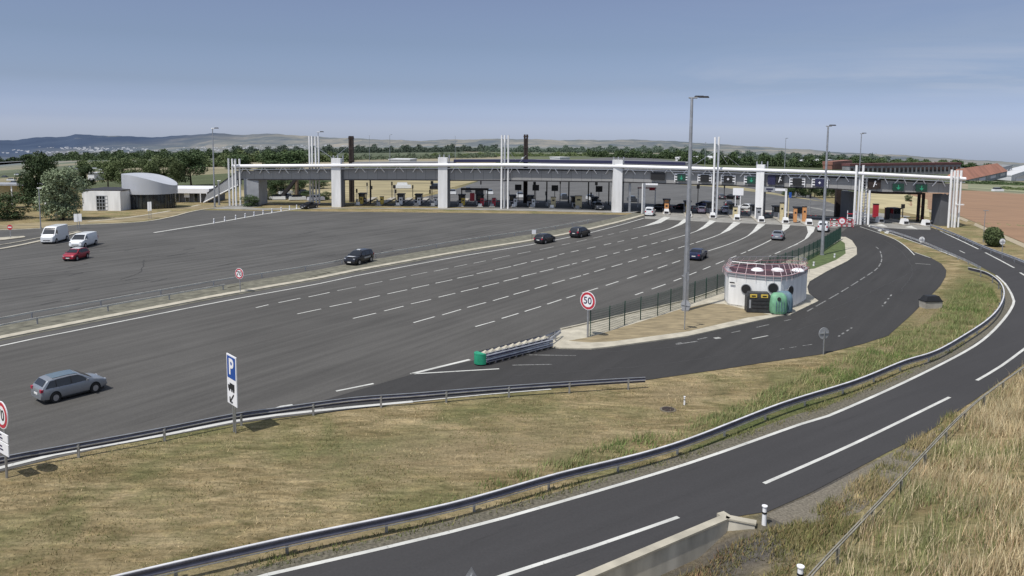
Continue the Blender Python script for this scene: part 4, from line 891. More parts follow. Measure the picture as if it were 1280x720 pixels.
# ------------------------------------------------------------------ signs and posts
def disc_sign(px, pb, pyc, dia_px, yaw, label, txt=None, back=False, name='speed_sign', face=None, pole_r=.05, ring=True, z0=0.0, txs=.55, cat='road sign', panel=None, group=None):
    P = G(px, pb); s = scale_at(P); zc = zat(P, pyc, px); r = dia_px/2/s
    t = thing(name, label, cat, (P.x, P.y, z0), yaw, group)
    b = MB(); b.tube((-.06, 0, 0), (-.06, 0, zc+r*.6), pole_r, n=8); b.build('pole', M_galv, t, smooth=True)
    if back:
        b = MB(); b.disc((0, 0, zc), (1, 0, 0), r, .04, 28); b.build('sign_back', M_greyl if face is None else face, t)
        b = MB(); b.box((-.04, 0, zc), (.06, r*1.7, .07)); b.build('back_rail', M_galv, t)
        b = MB(); b.disc((.026, 0, zc), (1, 0, 0), r*.97, .01, 28); b.build('sign_face', M_white, t)
    else:
        b = MB(); b.disc((0, 0, zc), (1, 0, 0), r, .04, 32); b.build('rim', M_whiteb, t)
        b = MB(); b.disc((.025, 0, zc), (1, 0, 0), r*.93, .012, 32); b.build('border', M_red, t)
        b = MB(); b.disc((.035, 0, zc), (1, 0, 0), r*.68, .012, 32); b.build('sign_face', M_whiteb, t)
        if txt: text_part(txt, r*2*txs, M_navy if txt == '50' else M_black, t, (.046, 0, zc), 0, 'numerals', .012*r)
    return t, zc, r, s
face_in = LANEANG+math.pi     # looks at the oncoming entry traffic
disc_sign(734, 423.5, 376, 23, R(-131), 'round red-bordered speed sign reading 50 at the start of the green fence', '50', pole_r=.085)
disc_sign(299.8, 366, 342, 13.5, R(-114), 'small round red-bordered speed sign standing on the median', '70', txs=.6)
t, zc, r, s = disc_sign(7, 598, 518, 35, R(-125), 'red-bordered round sign above two white panels cut by the left edge', '70', pole_r=.06)
for k, (za, zb_) in enumerate(((541, 551), (553, 568))):
    P = G(8, 598); z1 = zat(P, za, 6); z2 = zat(P, zb_, 6); b = MB(); b.box((0, 0, (z1+z2)/2), (.04, 1.1, z1-z2)); pn = b.build('info_panel', M_whiteb, t)
    b = MB()
    for q in range(2): b.box((.026, -.3+.1*q, (z1+z2)/2+.08-.16*q), (.01, .35, .07))
    b.build('panel_lettering', M_navy, pn)
# parking sign
P = G(292, 541); s = scale_at(P); yaw = R(-137)
t = thing('parking_sign', 'tall blue and white parking sign with lorry and arrow panels behind the guardrail', 'road sign', (P.x, P.y, 0), yaw)
zt, zm, zm2, zl = zat(P, 444, 291), zat(P, 475, 291), zat(P, 492, 291), zat(P, 506, 291)
b = MB()
b.tube((-.07, .12, 0), (-.07, .12, zt-.2), .05, n=8); b.tube((-.07, -.12, 0), (-.07, -.12, zt-.2), .05, n=8); b.build('pole', M_galv, t, smooth=True)
b = MB(); b.box((0, 0, (zt+zl)/2), (.05, 1.28, zt-zl)); b.build('board', M_whiteb, t)
b = MB(); b.box((.032, 0, (zt+zm)/2), (.012, 1.08, zt-zm-.16)); bl = b.build('blue_panel', M_blue, t)
text_part('P', 1.25, M_whiteb, t, (.045, 0, (zt+zm)/2), 0, 'letter_p', .03)
zz = (zm+zm2)/2; b = MB(); b.box((.035, .05, zz+.02), (.012, .62, .34)); b.box((.035, -.38, zz-.05), (.012, .2, .22)); 
for yy in (-.32, .0, .25): b.disc((.035, yy, zz-.2), (1, 0, 0), .09, .012, 12)
b.build('lorry_symbol', M_black, t)
zz = (zm2+zl)/2+.05; b = MB(); b.tube((.04, .25, zz+.26), (.04, -.22, zz-.22), .035, n=5); b.tube((.04, -.22, zz-.24), (.04, -.25, zz+.05), .035, n=5); b.tube((.04, -.22, zz-.24), (.04, .08, zz-.2), .035, n=5); b.build('arrow_symbol', M_black, t)
# sign backs
disc_sign(1028.5, 443, 416.5, 15, LANEANG+.9, 'round grey sign back on a thin post beside the dark service road', back=True, name='road_sign', group='round signs seen from behind')
disc_sign(1152, 306, 299.5, 7.5, R(95), 'round sign back on the grass wedge beside the exit ramp', back=True, name='road_sign', face=M_white, group='round signs seen from behind')
disc_sign(1252, 318, 302, 7.5, R(95), 'round sign back right of the lone bush by the field', back=True, name='road_sign', face=M_white, group='round signs seen from behind')
t, zc, r, s = disc_sign(856, 413.5, 381.5, 13, LANEANG-.1, 'thin post with round grey sign back beside the tall lamp mast', back=True, name='road_sign', group='round signs seen from behind')
P = G(856, 413.5); b = MB(); zc2 = zat(P, 345, 855); b.disc((0, 0, zc2), (1, 0, 0), .45, .04, 3); b.build('triangle_plate', M_galv, t); b = MB(); b.tube((-.06, 0, zc), (-.06, 0, zc2+.3), .05, n=6); b.build('pole_extension', M_galv, t)
P = G(665, 301); t = thing('road_sign', 'tiny white square sign on a post behind the black hatchback', 'road sign', P, face_in+.8); b = MB(); b.tube((-.04, 0, 0), (-.04, 0, 1.0), .04, n=6); b.build('pole', M_dark, t); b = MB(); z_ = zat(P, 290, 663); b.box((0, .3, z_), (.04, .65, .65)); b.build('sign_plate', M_whiteb, t)
for lb, px, pb, yc, d_ in (('red no-entry disc on a post on the left traffic island', 13, 297.5, 284, 6.5),):
    P = G(px, pb); zc = zat(P, yc, px); t = thing('no_entry_sign', lb, 'road sign', P, -R(90)); b = MB(); b.tube((-.05, 0, 0), (-.05, 0, zc), .06, n=6); b.build('pole', M_galv, t); rr = d_/2/scale_at(P)
    b = MB(); b.disc((0, 0, zc), (1, 0, 0), rr, .04, 20); b.build('red_disc', M_red, t); b = MB(); b.box((.03, 0, zc), (.02, rr*1.4, rr*.4)); b.build('white_bar', M_whiteb, t)
for lb, px, pb, yt, w_ in (('pair of tall white service panels in front of the leftmost big tree', 98, 286, 267, 1.3), ('grey rectangular road sign standing before the glass rotunda', 187.5, 274, 252, .75), ('small white totem under the big tree at left', 70, 274, 266, .5)):
    P = G(px, pb); zt = zat(P, yt, px); t = thing('service_sign', lb, 'road sign', P, -R(90)); b = MB(); b.tube((-.05, -.2, 0), (-.05, -.2, zt), .05, n=6); b.tube((-.05, .2, 0), (-.05, .2, zt), .05, n=6); b.build('pole', M_galv, t)
    b = MB(); b.box((0, -w_*.27, zt*.72), (.06, w_*.5, zt*.52)); b.box((0, w_*.27, zt*.74), (.06, w_*.46, zt*.5)); b.build('panel', M_white, t)
# red and white gate at the closed lane
P = G(1052, 284.5); t = thing('lane_barrier', 'red and white barrier with round no-vehicles disc beyond the fence end', 'barrier', P, lane_n+math.pi)
zc = 1.25
b = MB(); b.disc((.1, 0, zc), (1, 0, 0), .72, .04, 24); b.build('disc_border', M_red, t); b = MB(); b.disc((.13, 0, zc), (1, 0, 0), .50, .02, 24); b.build('disc_face', M_whiteb, t); b = MB(); b.box((.145, 0, zc), (.02, .42, .16)); b.build('disc_symbol', M_red, t)
for zz in (.35, .75, 1.5):
    b = MB(); b.box((0, 0, zz), (.06, 4.2, .16)); bar = b.build('rail', M_whiteb, t)
    b = MB()
    for i in range(5): b.box((.035, -1.8+i*.9, zz), (.02, .42, .165))
    b.build('red_band', M_red, bar)
for yy in (-2.0, 2.0, 0): b = MB(); b.box((-.03, yy, .8), (.08, .1, 1.6)); b.build('post', M_red, t)
P = G(1064, 280); t = thing('lane_barrier', 'second red and white barrier frame at the foot of the ladder mast', 'barrier', P, lane_n+math.pi)
for zz in (.4, 1.2, 2.0): b = MB(); b.box((0, 0, zz), (.06, 1.6, .18)); b.build('rail', M_red if zz != 1.2 else M_whiteb, t)
for yy in (-.75, .75): b = MB(); b.box((-.03, yy, 1.3), (.1, .12, 2.6)); b.build('post', M_whiteb, t)
# lamp masts
def lamp(px, pb, yt, label, r0=.16, r1=.09, heads=2, name='lamp_post', side=1, behind=None):
    P = G(px, pb); ang_ = 0; zt = zat(P, yt, px+(px-640)*0.0)-P.z; t = thing(name, label, 'lamp post', P, 0, 'light masts around the plaza')
    b = MB(); n = 6
    for i in range(n): b.tube((0, 0, zt*i/n), (0, 0, zt*(i+1)/n), r0+(r1-r0)*i/n, r0+(r1-r0)*(i+1)/n, n=10, cap=False)
    b.build('pole', M_galv, t, smooth=True)
    b = MB(); b.tube((0, 0, 0), (0, 0, .25), r0*1.3, n=10); b.build('base_flange', M_galv, t)
    b = MB(); b.tube((-.3, 0, zt-.02), (.5, 0, zt-.02), .07, n=6); b.build('cross_arm', M_galv, t)
    for i in range(heads):
        b = MB(); b.box((side*(.75+.28*i), (-.35 if i else .35), zt+(.05 if i else .12)), (.9, .38, .16), 0, .8); b.build('lamp_head', M_dark, t)
    return t
lamp(856.5, 390, 122, 'tallest light mast, standing in the straw patch by the fence', .30, .13)
lamp(1027.3, 320, 157.5, 'light mast rising from the green lawn behind the kiosk', .24, .11, 1)
lamp(268.5, 259, 160.5, 'light mast beside the covered staircase at left', .20, .10)
lamp(274, 256.5, 226, 'short light mast stub beside the covered staircase', .22, .18, 0)
lamp(1071.5, 268, 167, 'light mast behind the ladder mast', .14, .08, 1)
lamp(399, 254, 165, 'light mast behind the cluster of four white masts', .14, .08)
lamp(980, 226, 173, 'light mast beyond the canopy left of the slim mast', .22, .10, 1)
lamp(487.5, 214, 168.5, 'distant light mast beyond the left part of canopy', .2, .1, 1)
lamp(462, 212, 169, 'distant thin light mast right of the dark column', .14, .08, 0)
lamp(569, 210, 170, 'distant faint light mast right of the second pillar', .14, .08, 0)
lamp(880.5, 222, 178, 'distant mast just left of the twin white masts', .14, .08, 0)
lamp(51, 286, 235, 'short street light by the kerb in front of trees', .10, .06, 0)
lamp(1229, 303, 263, 'thin post beside the lone bush near the brown field', .06, .04, 0)
# white bollards on the left line
bol = None
for i, (x, y) in enumerate([(267.5, 279), (281, 276.5), (294.7, 274.3), (306.5, 272), (317.7, 270), (329, 267.8), (340, 265.8), (351.5, 263.8), (362, 262), (371, 260.8)]):
    P = G(x, y+.3); b = MB(); b.tube((0, 0, 0), (0, 0, .85), .13, .10, n=10); b.tube((0, 0, .85), (0, 0, .92), .10, .05, n=10)
    if bol is None:
        bol = thing('bollard', 'white flexible bollard standing in the row on the left white line', 'bollard', P, 0, 'white bollards on the left line'); b.build('post', M_whiteb, bol, smooth=True); b = MB(); b.tube((0, 0, .6), (0, 0, .7), .135, n=10); b.build('band', M_greyl, bol)
    else: dup(bol, P, 0)
# delineators
def delineator(px, pb, h, label, z=0, q=1.0):
    P = G(px, pb, z) if z else G(px, pb); t = thing('marker_post', label, 'marker post', P); b = MB(); b.tube((0, 0, 0), (0, 0, h), .12*q, .10*q, n=12); b.build('post', M_whiteb, t, smooth=True)
    b = MB(); b.tube((0, 0, h*.62), (0, 0, h*.72), .124*q, n=12); b.build('dark_band', M_black, t); b = MB(); b.tube((0, 0, h), (0, 0, h+.04), .14*q, n=12); b.build('cap', M_whiteb, t)
delineator(955, 656, .82, 'white marker post at the end of the concrete wall', q=.85)
delineator(999.5, 735, .82, 'white marker post cut by the bottom edge beside the rail')
delineator(855.5, 506, .5, 'tiny white marker stub in the dry grass verge', q=.45)
delineator(1017, 333.5, .6, 'short post at the front corner of the island lawn'); delineator(1043, 323, .6, 'short post in the middle of the island lawn')
# triangular sign, back view
P = G(589, 735); t = thing('warning_sign', 'top of a triangular sign back at the bottom edge of the road', 'road sign', P, R(80)); zt = zat(P, 709, 588)
b = MB(); b.add([(0, -.5, zt-.87), (0, .5, zt-.87), (0, 0, zt), (.03, -.5, zt-.87), (.03, .5, zt-.87), (.03, 0, zt)], [(0, 2, 1), (3, 4, 5), (0, 1, 4, 3), (1, 2, 5, 4), (2, 0, 3, 5)]); b.build('sign_plate', M_galv, t); b = MB(); b.tube((-.05, 0, 0), (-.05, 0, zt-.3), .04, n=6); b.build('pole', M_galv, t)
# manhole
P = G(835, 512); t = thing('manhole_cover', 'sunken round manhole in the dry grass verge', 'manhole', P); b = MB(); b.tube((0, 0, 0), (0, 0, .03), .5, n=20); b.build('concrete_ring', M_gravel, t); b = MB(); b.tube((0, 0, .02), (0, 0, .045), .38, n=20); b.build('cover', M_rust, t)
# litter bin on the kerb
P = G(1163, 384.5); t = thing('grit_bin', 'wide concrete bin with black domed lid on the grass edge', 'bin', P, R(8)); b = MB(); b.box((0, 0, .35), (1.75, .95, .7), 0, 1.04); b.build('bin_body', M_conc, t)
b = MB(); b.box((0, 0, .73), (1.9, 1.1, .07)); b.build('rim', M_black, t); b = MB(); b.box((0, 0, .99), (1.75, 1.0, .46), 0, .68); b.build('lid', M_black, t)
# fence
fl = [(737.6, 421.6), (759, 416), (780.6, 408), (799.5, 402), (818, 397.6), (834.6, 391.5), (851, 386), (865, 380.5), (906, 366), (950, 349), (1008.7, 326.5), (1051, 300)]
fp = catmull([G(x, y) for x, y in fl], .6); o0 = fp[0].copy(); fence = thing('mesh_fence', 'dark green wire mesh fence running from the 50 sign past the kiosk', 'fence', (o0.x, o0.y, .13))
loc_ = [p-o0 for p in fp]; FH = 2.15
for p in resample(loc_, 2.5): b = MB(); b.box((0, 0, FH/2), (.08, .08, FH)); b.build('post', M_fence, fence, p)
b = MB(); 
for p in resample(loc_, .14): b.box((p.x, p.y, FH*.48), (.018, .018, FH*.92))
for h in np.linspace(.08, FH-.1, 11): b.sweep(loc_[::2]+[loc_[-1]], [(-.008, h-.006), (0, h+.012), (.008, h-.006)], True)
b.build('wire_panel', M_fence, fence)
# ------------------------------------------------------------------ kiosk
KB = [(907, 381), (930, 384.6), (955, 387.3), (975, 388.2), (988, 386), (998, 382), (1006, 377.8), (1010, 374.5)]
kf = [G(x, y, .13) for x, y in KB]; KH = 3.05
bk = [kf[-1]+Vector((-.1, 1.3, 0)), kf[-1]+Vector((-1.5, 2.2, 0)), kf[0]+Vector((1.7, 4.0, 0)), kf[0]+Vector((.35, 2.6, 0))]
ring_ = kf+bk; ctr = sum(ring_, Vector())/len(ring_); kiosk = thing('kiosk', 'white utility kiosk with porthole windows and roof railing on the traffic island', 'building', (ctr.x, ctr.y, .13))
lr = [Vector(((p.x-ctr.x)*.95, (p.y-ctr.y)*.97, 0)) for p in ring_]
H_ = KH-.13
def closed_smooth(P, step=.5):
    n = len(P); out = []
    for i in range(n):
        p0, p1, p2, p3 = P[i-1], P[i], P[(i+1) % n], P[(i+2) % n]; m_ = max(1, int((p2-p1).length/step))
        for k in range(m_): t_ = k/m_; out.append(.5*((2*p1)+(-p0+p2)*t_+(2*p0-5*p1+4*p2-p3)*t_*t_+(-p0+3*p1-3*p2+p3)*t_**3))
    return out
cr = []
for a_, c_ in zip(lr, lr[1:]+lr[:1]):
    m_ = max(1, round((c_-a_).length/.72)); cr += [a_.lerp(c_, q/m_) for q in range(m_)]
M_rail2 = mat('pinkish_rail', (.62, .50, .52), .6)
M_kio = mat('kiosk_render', (.74, .74, .73), .6, var=.11, scale=1.2, stretch=(1.5, 1.5, .25))
b = MB(); b.prism([(p.x, p.y) for p in cr], 0, H_); b.build('wall', M_kio, kiosk, smooth=True, angle=30)
b = MB(); b.prism([(p.x*1.004, p.y*1.004) for p in cr], 0, .14); b.build('plinth', mat('grubby_plinth', (.40, .38, .34), .9, var=.4, scale=3), kiosk)
def scl(P, k): return [Vector((p.x*k, p.y*k, p.z)) for p in P]
b = MB(); b.prism([(p.x, p.y) for p in scl(cr, 1.02)], H_, H_+.38); b.build('roof_edge', M_greyl, kiosk, smooth=True, angle=30)
b = MB(); b.prism([(p.x, p.y) for p in scl(cr, .93)], H_+.37, H_+.44); b.build('roof', M_plum, kiosk)
for k_ in (-1, 0, 1):
    b = MB()
    for j in range(5):
        a0, a1 = j*math.pi/10, (j+1)*math.pi/10; b.tube((k_*2.0+.3, -.5, H_+.42+.3*math.sin(a0)), (k_*2.0+.3, -.5, H_+.42+.3*math.sin(a1)), .62*math.cos(a0), max(.01, .62*math.cos(a1)), n=14, cap=False)
    b.build('skylight_dome', M_whiteb, kiosk, smooth=True)
n = len(cr)
posts = closed_smooth(lr, .8); posts = posts[::1]
lo = [Vector((p.x*1.05, p.y*1.05, H_+.40)) for p in cr]; mid = [Vector((p.x*.99, p.y*.88, H_+.88)) for p in cr]; top = [Vector((p.x*.93, p.y*.74, H_+1.35)) for p in cr]
def loop(P, r, nm, m): 
    b = MB()
    for a, c in zip(P, P[1:]+P[:1]): b.tube(a, c, r, n=5, cap=False)
    b.build(nm, m, kiosk)
loop(lo, .03, 'lower_rail', M_pink); loop(mid, .02, 'middle_rail', M_pink); loop(top, .026, 'top_rail', M_galv)
for i in range(0, n, 1):
    if i > 0 and (cr[i]-cr[i-1]).length < .35: continue
    b = MB(); p = cr[i]; b.tube((p.x*1.055, p.y*1.055, H_-.15), (p.x*1.05, p.y*1.05, H_+.4), .02, n=5); b.tube((p.x*1.05, p.y*1.05, H_+.4), (p.x*.93, p.y*.74, H_+1.35), .02, n=5); b.build('rail_post', M_rail2, kiosk)
for x, y in ((934.5, 361.5), (965.5, 360), (988.5, 363.5)):
    # nearest wall segment by image column
    best = min(range(n), key=lambda i: abs(proj((cr[i].x+ctr.x, cr[i].y+ctr.y, 1.5))[0]-x)+(1000 if cr[i].y > .4 else 0))
    a, c = cr[best-1], cr[(best+1) % n]; d = (c-a).normalized(); nn = Vector((d.y, -d.x, 0)); nn = nn if nn.dot(cr[best]) > 0 else -nn
    P = Vector((cr[best].x+ctr.x, cr[best].y+ctr.y, 0)); z_ = zat(P, y, x)-.13; q = cr[best]+Vector((0, 0, z_))
    b = MB(); b.disc(q+nn*.02, nn, .52, .05, 24); b.build('porthole_frame', M_greyl, kiosk); b = MB(); b.disc(q+nn*.04, nn, .45, .04, 24); b.build('porthole', M_black, kiosk)
b = MB(); p = lr[0]; q = G(914, 382.1, .13)-Vector((ctr.x, ctr.y, .13)); dd_ = kf[1]-kf[0]; b.box((q.x, q.y-.03, 2.3), (.5, .06, .12), math.atan2(dd_.y, dd_.x)); b.build('name_plate', M_dark, kiosk)
# recycling containers
P = G(947, 389.6, .13); t = thing('paper_container', 'wide charcoal recycling container with two yellow slots against the kiosk', 'recycling bin', P, -.10)
b = MB(); b.prism([(-1.12, -.55), (1.05, -.55), (1.05, .55), (-1.12, .55)], .05, 1.55); b.box((0, 0, 1.72), (2.1, 1.05, .34), 0, .86); b.build('container_body', M_cont, t)
for x in (-.55, .45): b = MB(); b.box((x, -.545, 1.62), (.62, .1, .30)); sl_ = b.build('yellow_slot_frame', M_yel, t); b = MB(); b.box((x, -.60, 1.62), (.38, .03, .12)); b.build('slot', M_black, sl_)
for z in (.5, .85, 1.2): b = MB(); b.box((.1, -.57, z), (1.5, .05, .06)); b.build('rib', M_dark, t)
b = MB(); b.box((-.85, -.57, .85), (.16, .03, .8)); b.build('sticker', M_greyl, t)
P = G(972, 391.8, .13); t = thing('glass_igloo', 'rounded green bottle bank beside the charcoal container', 'recycling bin', P, -.05)
b = MB(); prof = [(0.70, 0.06), (.80, .3), (.80, 1.0), (.76, 1.4), (.66, 1.75), (.42, 1.95), (0.02, 2.0)]; K = 16; vs = []
for r_, z in prof:
    for j in range(K):
        a = 2*math.pi*j/K; e = .62; vs.append((math.copysign(abs(math.cos(a))**e, math.cos(a))*r_, math.copysign(abs(math.sin(a))**e, math.sin(a))*r_*.8, z))
b.add(vs, [(i*K+j, i*K+(j+1) % K, (i+1)*K+(j+1) % K, (i+1)*K+j) for i in range(len(prof)-1) for j in range(K)]+[tuple(range(K-1, -1, -1))]); b.build('shell', M_igloo, t, smooth=True, angle=60)
b = MB(); b.disc((-.1, -.60, 1.5), (0, -1, .25), .17, .1, 16); b.build('bottle_hole', M_black, t)
for x in (-.35, -.12, .12, .35): b = MB(); b.box((x, -.665, .8), (.05, .04, 1.0)); b.build('rib', M_iglob, t)
b = MB(); b.box((0, 0, .05), (1.3, 1.0, .1)); b.build('base', M_black, t)
P = G(977, 391.0, .13)+Vector((.35, .5, 0)); t2 = dup(t, P, -.2, 'blue-grey bottle bank half hidden behind the green one')
for c in t2.children:
    if c.name.startswith('shell'): c.data = c.data.copy(); c.data.materials.clear(); c.data.materials.append(M_iglob)
# ------------------------------------------------------------------ crash cushion
a, c = G(597, 456.5), G(684, 434); d = (c-a); Lc = d.length; an = math.atan2(d.y, d.x)
t = thing('crash_cushion', 'long crash cushion with a green nose and white fins at the lane split', 'crash barrier', a, an)
b = MB(); vs = []
for z in (.12, .88):
    for k in range(9): a_ = R(90+180*k/8); vs.append((math.cos(a_)*.55+.35, math.sin(a_)*.52, z))
b.add(vs, [tuple(range(8, -1, -1)), tuple(range(9, 18))]+[(i, (i+1) % 9, 9+(i+1) % 9, 9+i) for i in range(9)]); b.build('nose', M_green, t, smooth=True, angle=40)
nb = 9; 
for s_ in (-1, 1):
    for zz in (.66, .34):
        b = MB(); pth = [Vector((.35, s_*.52, 0)), Vector((Lc, s_*.62, 0))]
        b.sweep(pth, [(-s_*-.0, zz-.15), (-.05 if s_ < 0 else .05, zz-.09), (-.05 if s_ < 0 else .05, zz-.05), (0, zz), (-.05 if s_ < 0 else .05, zz+.05), (-.05 if s_ < 0 else .05, zz+.09), (0, zz+.15)]); b.build('side_beam', M_rail, t)
        b = MB(); b.box((Lc/2+.2, s_*.60, zz), (Lc-.4, .06, .055)); b.build('dark_groove', M_navy, t)
for i in range(nb+1):
    x = .7+(Lc-1.0)*i/nb
    b = MB(); b.box((x, 0, .42), (.10, 1.0, .75)); b.build('diaphragm', M_raildark, t)
    b = MB(); b.add([(x-.30, -.18, .80), (x+.30, -.18, .80), (x+.30, .18, .80), (x-.30, .18, .80), (x+.05, -.06, .97), (x+.05, .06, .97)], [(0, 1, 4), (3, 5, 2), (0, 4, 5, 3), (1, 2, 5, 4), (0, 3, 2, 1)]); b.build('fin', M_kerb, t)
b = MB(); b.box((Lc/2+.2, 0, .77), (Lc-.4, .5, .05)); b.build('top_rail', M_greyl, t)
b = MB(); b.box((Lc/2, 0, .08), (Lc, .8, .1)); b.build('ground_rail', M_black, t)
guardrail([(676, 421), (690, 415.5), (701, 411.5)], 'short guardrail from the crash cushion to the island nose, far side', side=1, z=.75, post=2, m=M_rail, group='guardrails behind the crash cushion')
guardrail([(684, 424.5), (693, 418), (701, 411.8)], 'short guardrail from the crash cushion to the island nose, near side', side=-1, z=.75, post=2, m=M_rail, group='guardrails behind the crash cushion')
line_b = MB(); lp = gp([(701, 414), (730, 407.5), (780, 395.5), (860, 376.7), (905, 361)], step=1); line_b.sweep(lp, [(-.1, .13), (-.1, .24), (.1, .24), (.1, .13)], True); tag(line_b.build('island_edge_kerb', M_kerb), kind='structure')
# ------------------------------------------------------------------ toll islands
def island(px, py, L, ang_, label, kit, w=1.7, grp='toll islands at the entry lanes'):
    P = G(px, py); t = thing('toll_island', label, 'toll island', (P.x, P.y, 0), ang_, grp)
    b = MB(); b.prism([(.0, -.35), (.5, -w/2), (L, -w/2), (L, w/2), (.5, w/2), (0, .35)], 0, .22); b.build('kerb_base', M_conc, t)
    b = MB(); b.box((.9, 0, .72), (1.3, 1.25, 1.05), 0, .72); b.build('nose_block', M_white, t)
    b = MB(); b.box((.28, 0, .55), (.10, .9, .45)); b.build('chevron', M_dark, t)
    return t
def booth(P, ang_, label, m=M_greyl, w=1.5, d=2.4, h=2.5, grp='toll booths'):
    t = thing('toll_booth', label, 'toll booth', (P.x, P.y, .22), ang_, grp)
    b = MB(); b.box((0, 0, .5), (d, w, 1.0)); b.build('lower_wall', m, t); b = MB(); b.box((0, 0, 1.5), (d-.1, w-.1, 1.0)); b.build('glazing', M_bglass, t)
    for sx in (-1, 1):
        for sy in (-1, 1): b = MB(); b.box((sx*(d/2-.05), sy*(w/2-.05), 1.5), (.1, .1, 1.0)); b.build('corner_post', m, t)
    b = MB(); b.box((0, 0, 2.1), (d+.4, w+.3, .2)); b.build('roof', M_dark, t)
    return t
def machine(P, ang_, label, m, h=2.0, grp='payment machines', w=.9):
    t = thing('payment_machine', label, 'payment machine', (P.x, P.y, .22), ang_, grp); b = MB(); b.box((0, 0, h/2), (.8, w, h)); b.build('cabinet', m, t); b = MB(); b.box((-.41, 0, h*.68), (.03, w*.5, .35)); b.build('screen', M_black, t); b = MB(); b.box((0, 0, h+.05), (.95, w+.15, .1)); b.build('cap', M_dark, t); return t
def barrier(P, ang_, label, m, ln=2.6, grp='lane barrier arms'):
    t = thing('barrier_arm', label, 'barrier', (P.x, P.y, .22), ang_, grp); b = MB(); b.box((0, 0, .5), (.4, .35, 1.0)); b.build('housing', M_greyl, t); b = MB(); b.box((0, -ln/2-.1, .85), (.06, ln, .12)); b.build('arm', m, t); b = MB()
    for k in (.3, .6, .9): b.box((-.035, -ln*k-.1, .85), (.01, .2, .122))
    b.build('stripe', M_red, t); return t
tips = [(833, 269, 'leftmost entry toll island, beside the small white van'), (861, 272, 'second entry toll island, right of the tall lamp mast'), (891, 274, 'entry toll island under the twin white masts'), (921.5, 276.5, 'entry toll island under the hanging white square board'), (952, 279, 'entry toll island at the foot of the rightmost white pillar'), (982.5, 280.5, 'entry toll island holding the pale height gantry'), (1012, 282.5, 'rightmost entry toll island, near the slim lamp mast')]
la_ = lane_n
for i, (x, y, lb) in enumerate(tips):
    t = island(x, y, 26, la_, lb, i); P0 = G(x, y); d = Vector((math.cos(la_), math.sin(la_), 0))
    if i in (0,): machine(P0+d*4, la_, 'orange machine cabinet behind the white van, nearest on its island', M_orange, 2.1); machine(P0+d*8.5, la_, 'second orange machine on the leftmost entry island', M_orange, 2.4)
    if i == 1: machine(P0+d*6, la_, 'yellow payment machine on the island behind the lamp mast', M_yel, 2.0)
    if i == 3: machine(P0+d*5, la_, 'cream payment machine under the hanging white board', M_cream, 2.2)
    if i == 4: machine(P0+d*5.5, la_, 'grey payment machine behind the rightmost white pillar', M_greyl, 2.2)
    if i == 5: machine(P0+d*6, la_, 'tall cream machine on the island of the height gantry', M_cream, 3.4, w=.7)
    if i == 6: machine(P0+d*6, la_, 'orange machine on the rightmost entry island, right of two', M_orange, 2.9, w=.7); machine(P0+d*4.5+Vector((-1.9, .4, 0)), la_, 'orange machine on the rightmost entry island, left of two', M_orange, 2.7, w=.6)
    booth(P0+d*13, la_, ['glazed toll booth on the leftmost entry island', 'glazed toll booth on the second entry island', 'glazed toll booth behind the twin white masts', 'glazed toll booth behind the hanging white board', 'glazed toll booth behind the rightmost pillar', 'glazed toll booth behind the height gantry', 'glazed toll booth on the rightmost entry island'][i], M_greyl)
    barrier(P0+d*9.5, la_, ['barrier arm of the first entry lane beside the white van', 'barrier arm of the second entry lane by the lamp mast', 'barrier arm in the lane of the pale lilac car', 'barrier arm in the lane of the white low saloon', 'barrier arm right of the rightmost white pillar', 'barrier arm right of the height gantry', 'barrier arm of the rightmost entry lane'][i], M_dark, 3.0)
# height gantry and hanging board
P = G(921.5, 272); z1 = zat(P, 238, 921); t = thing('lane_board', 'blank white square board on twin posts before the entry lanes', 'road sign', P, la_+math.pi); b = MB(); zc_ = zat(P, 239.5, 921); b.box((.1, 0, zc_), (.1, 2.1, 1.5)); b.build('board', M_whiteb, t)
for s_ in (-.5, .5): b = MB(); b.tube((0, s_, 0), (0, s_, zc_), .09, n=6); b.build('post', M_whiteb, t)
b = MB(); b.box((0, 0, 1.2), (.5, 1.0, 2.4)); b.build('cabinet', M_white, t)
P = G(981, 277); z1 = zat(P, 236, 981); t = thing('height_gantry', 'pale height gauge gantry with arm reaching left over its lane', 'gantry', P, la_-R(90)); b = MB(); b.box((0, 0, z1/2), (.35, .35, z1)); b.build('post', M_white, t); b = MB(); b.box((.6, .3, z1*.4), (.16, .2, z1*.8)); b.build('post', M_cream, t)
b = MB(); b.box((-2.0, 0, z1-.2), (4.2, .35, .45)); b.build('arm', M_whiteb, t); b = MB(); b.box((-3.2, -.25, z1-.15), (2.0, .15, 1.0)); b.build('speed_panel', M_greyl, t); b = MB(); b.box((-3.2, -.34, z1-.1), (1.3, .03, .3)); b.box((-3.2, -.345, z1-.5), (.7, .03, .2)); b.build('panel_symbol', M_navy, t)
b = MB(); b.box((.75, -.3, z1*.82), (.5, .1, 1.1)); b.build('blue_plate', M_blue, t)
P = G(799, 267); t = thing('height_gantry', 'small white lane portal left of the white van', 'gantry', P, la_-R(90)); z1 = zat(P, 229.5, 805); b = MB(); b.box((.6, 0, z1/2), (.3, .3, z1)); b.build('post', M_white, t); b = MB(); b.box((2.2, 0, z1-.1), (3.2, .4, .35)); b.build('arm', M_whiteb, t)
P = G(817, 264)+Vector((0, 9, 0)); t = thing('red_gantry', 'red and white low gantry seen behind the white van', 'gantry', P, 0); b = MB(); b.box((0, 0, 4.6), (4.4, .2, .25)); b.box((1.2, -.12, 4.4), (1.3, .1, .7)); b.build('beam', M_red, t)
for x in (-2, 2): b = MB(); b.box((x, 0, 2.3), (.2, .2, 4.6)); b.build('post', M_whiteb, t)
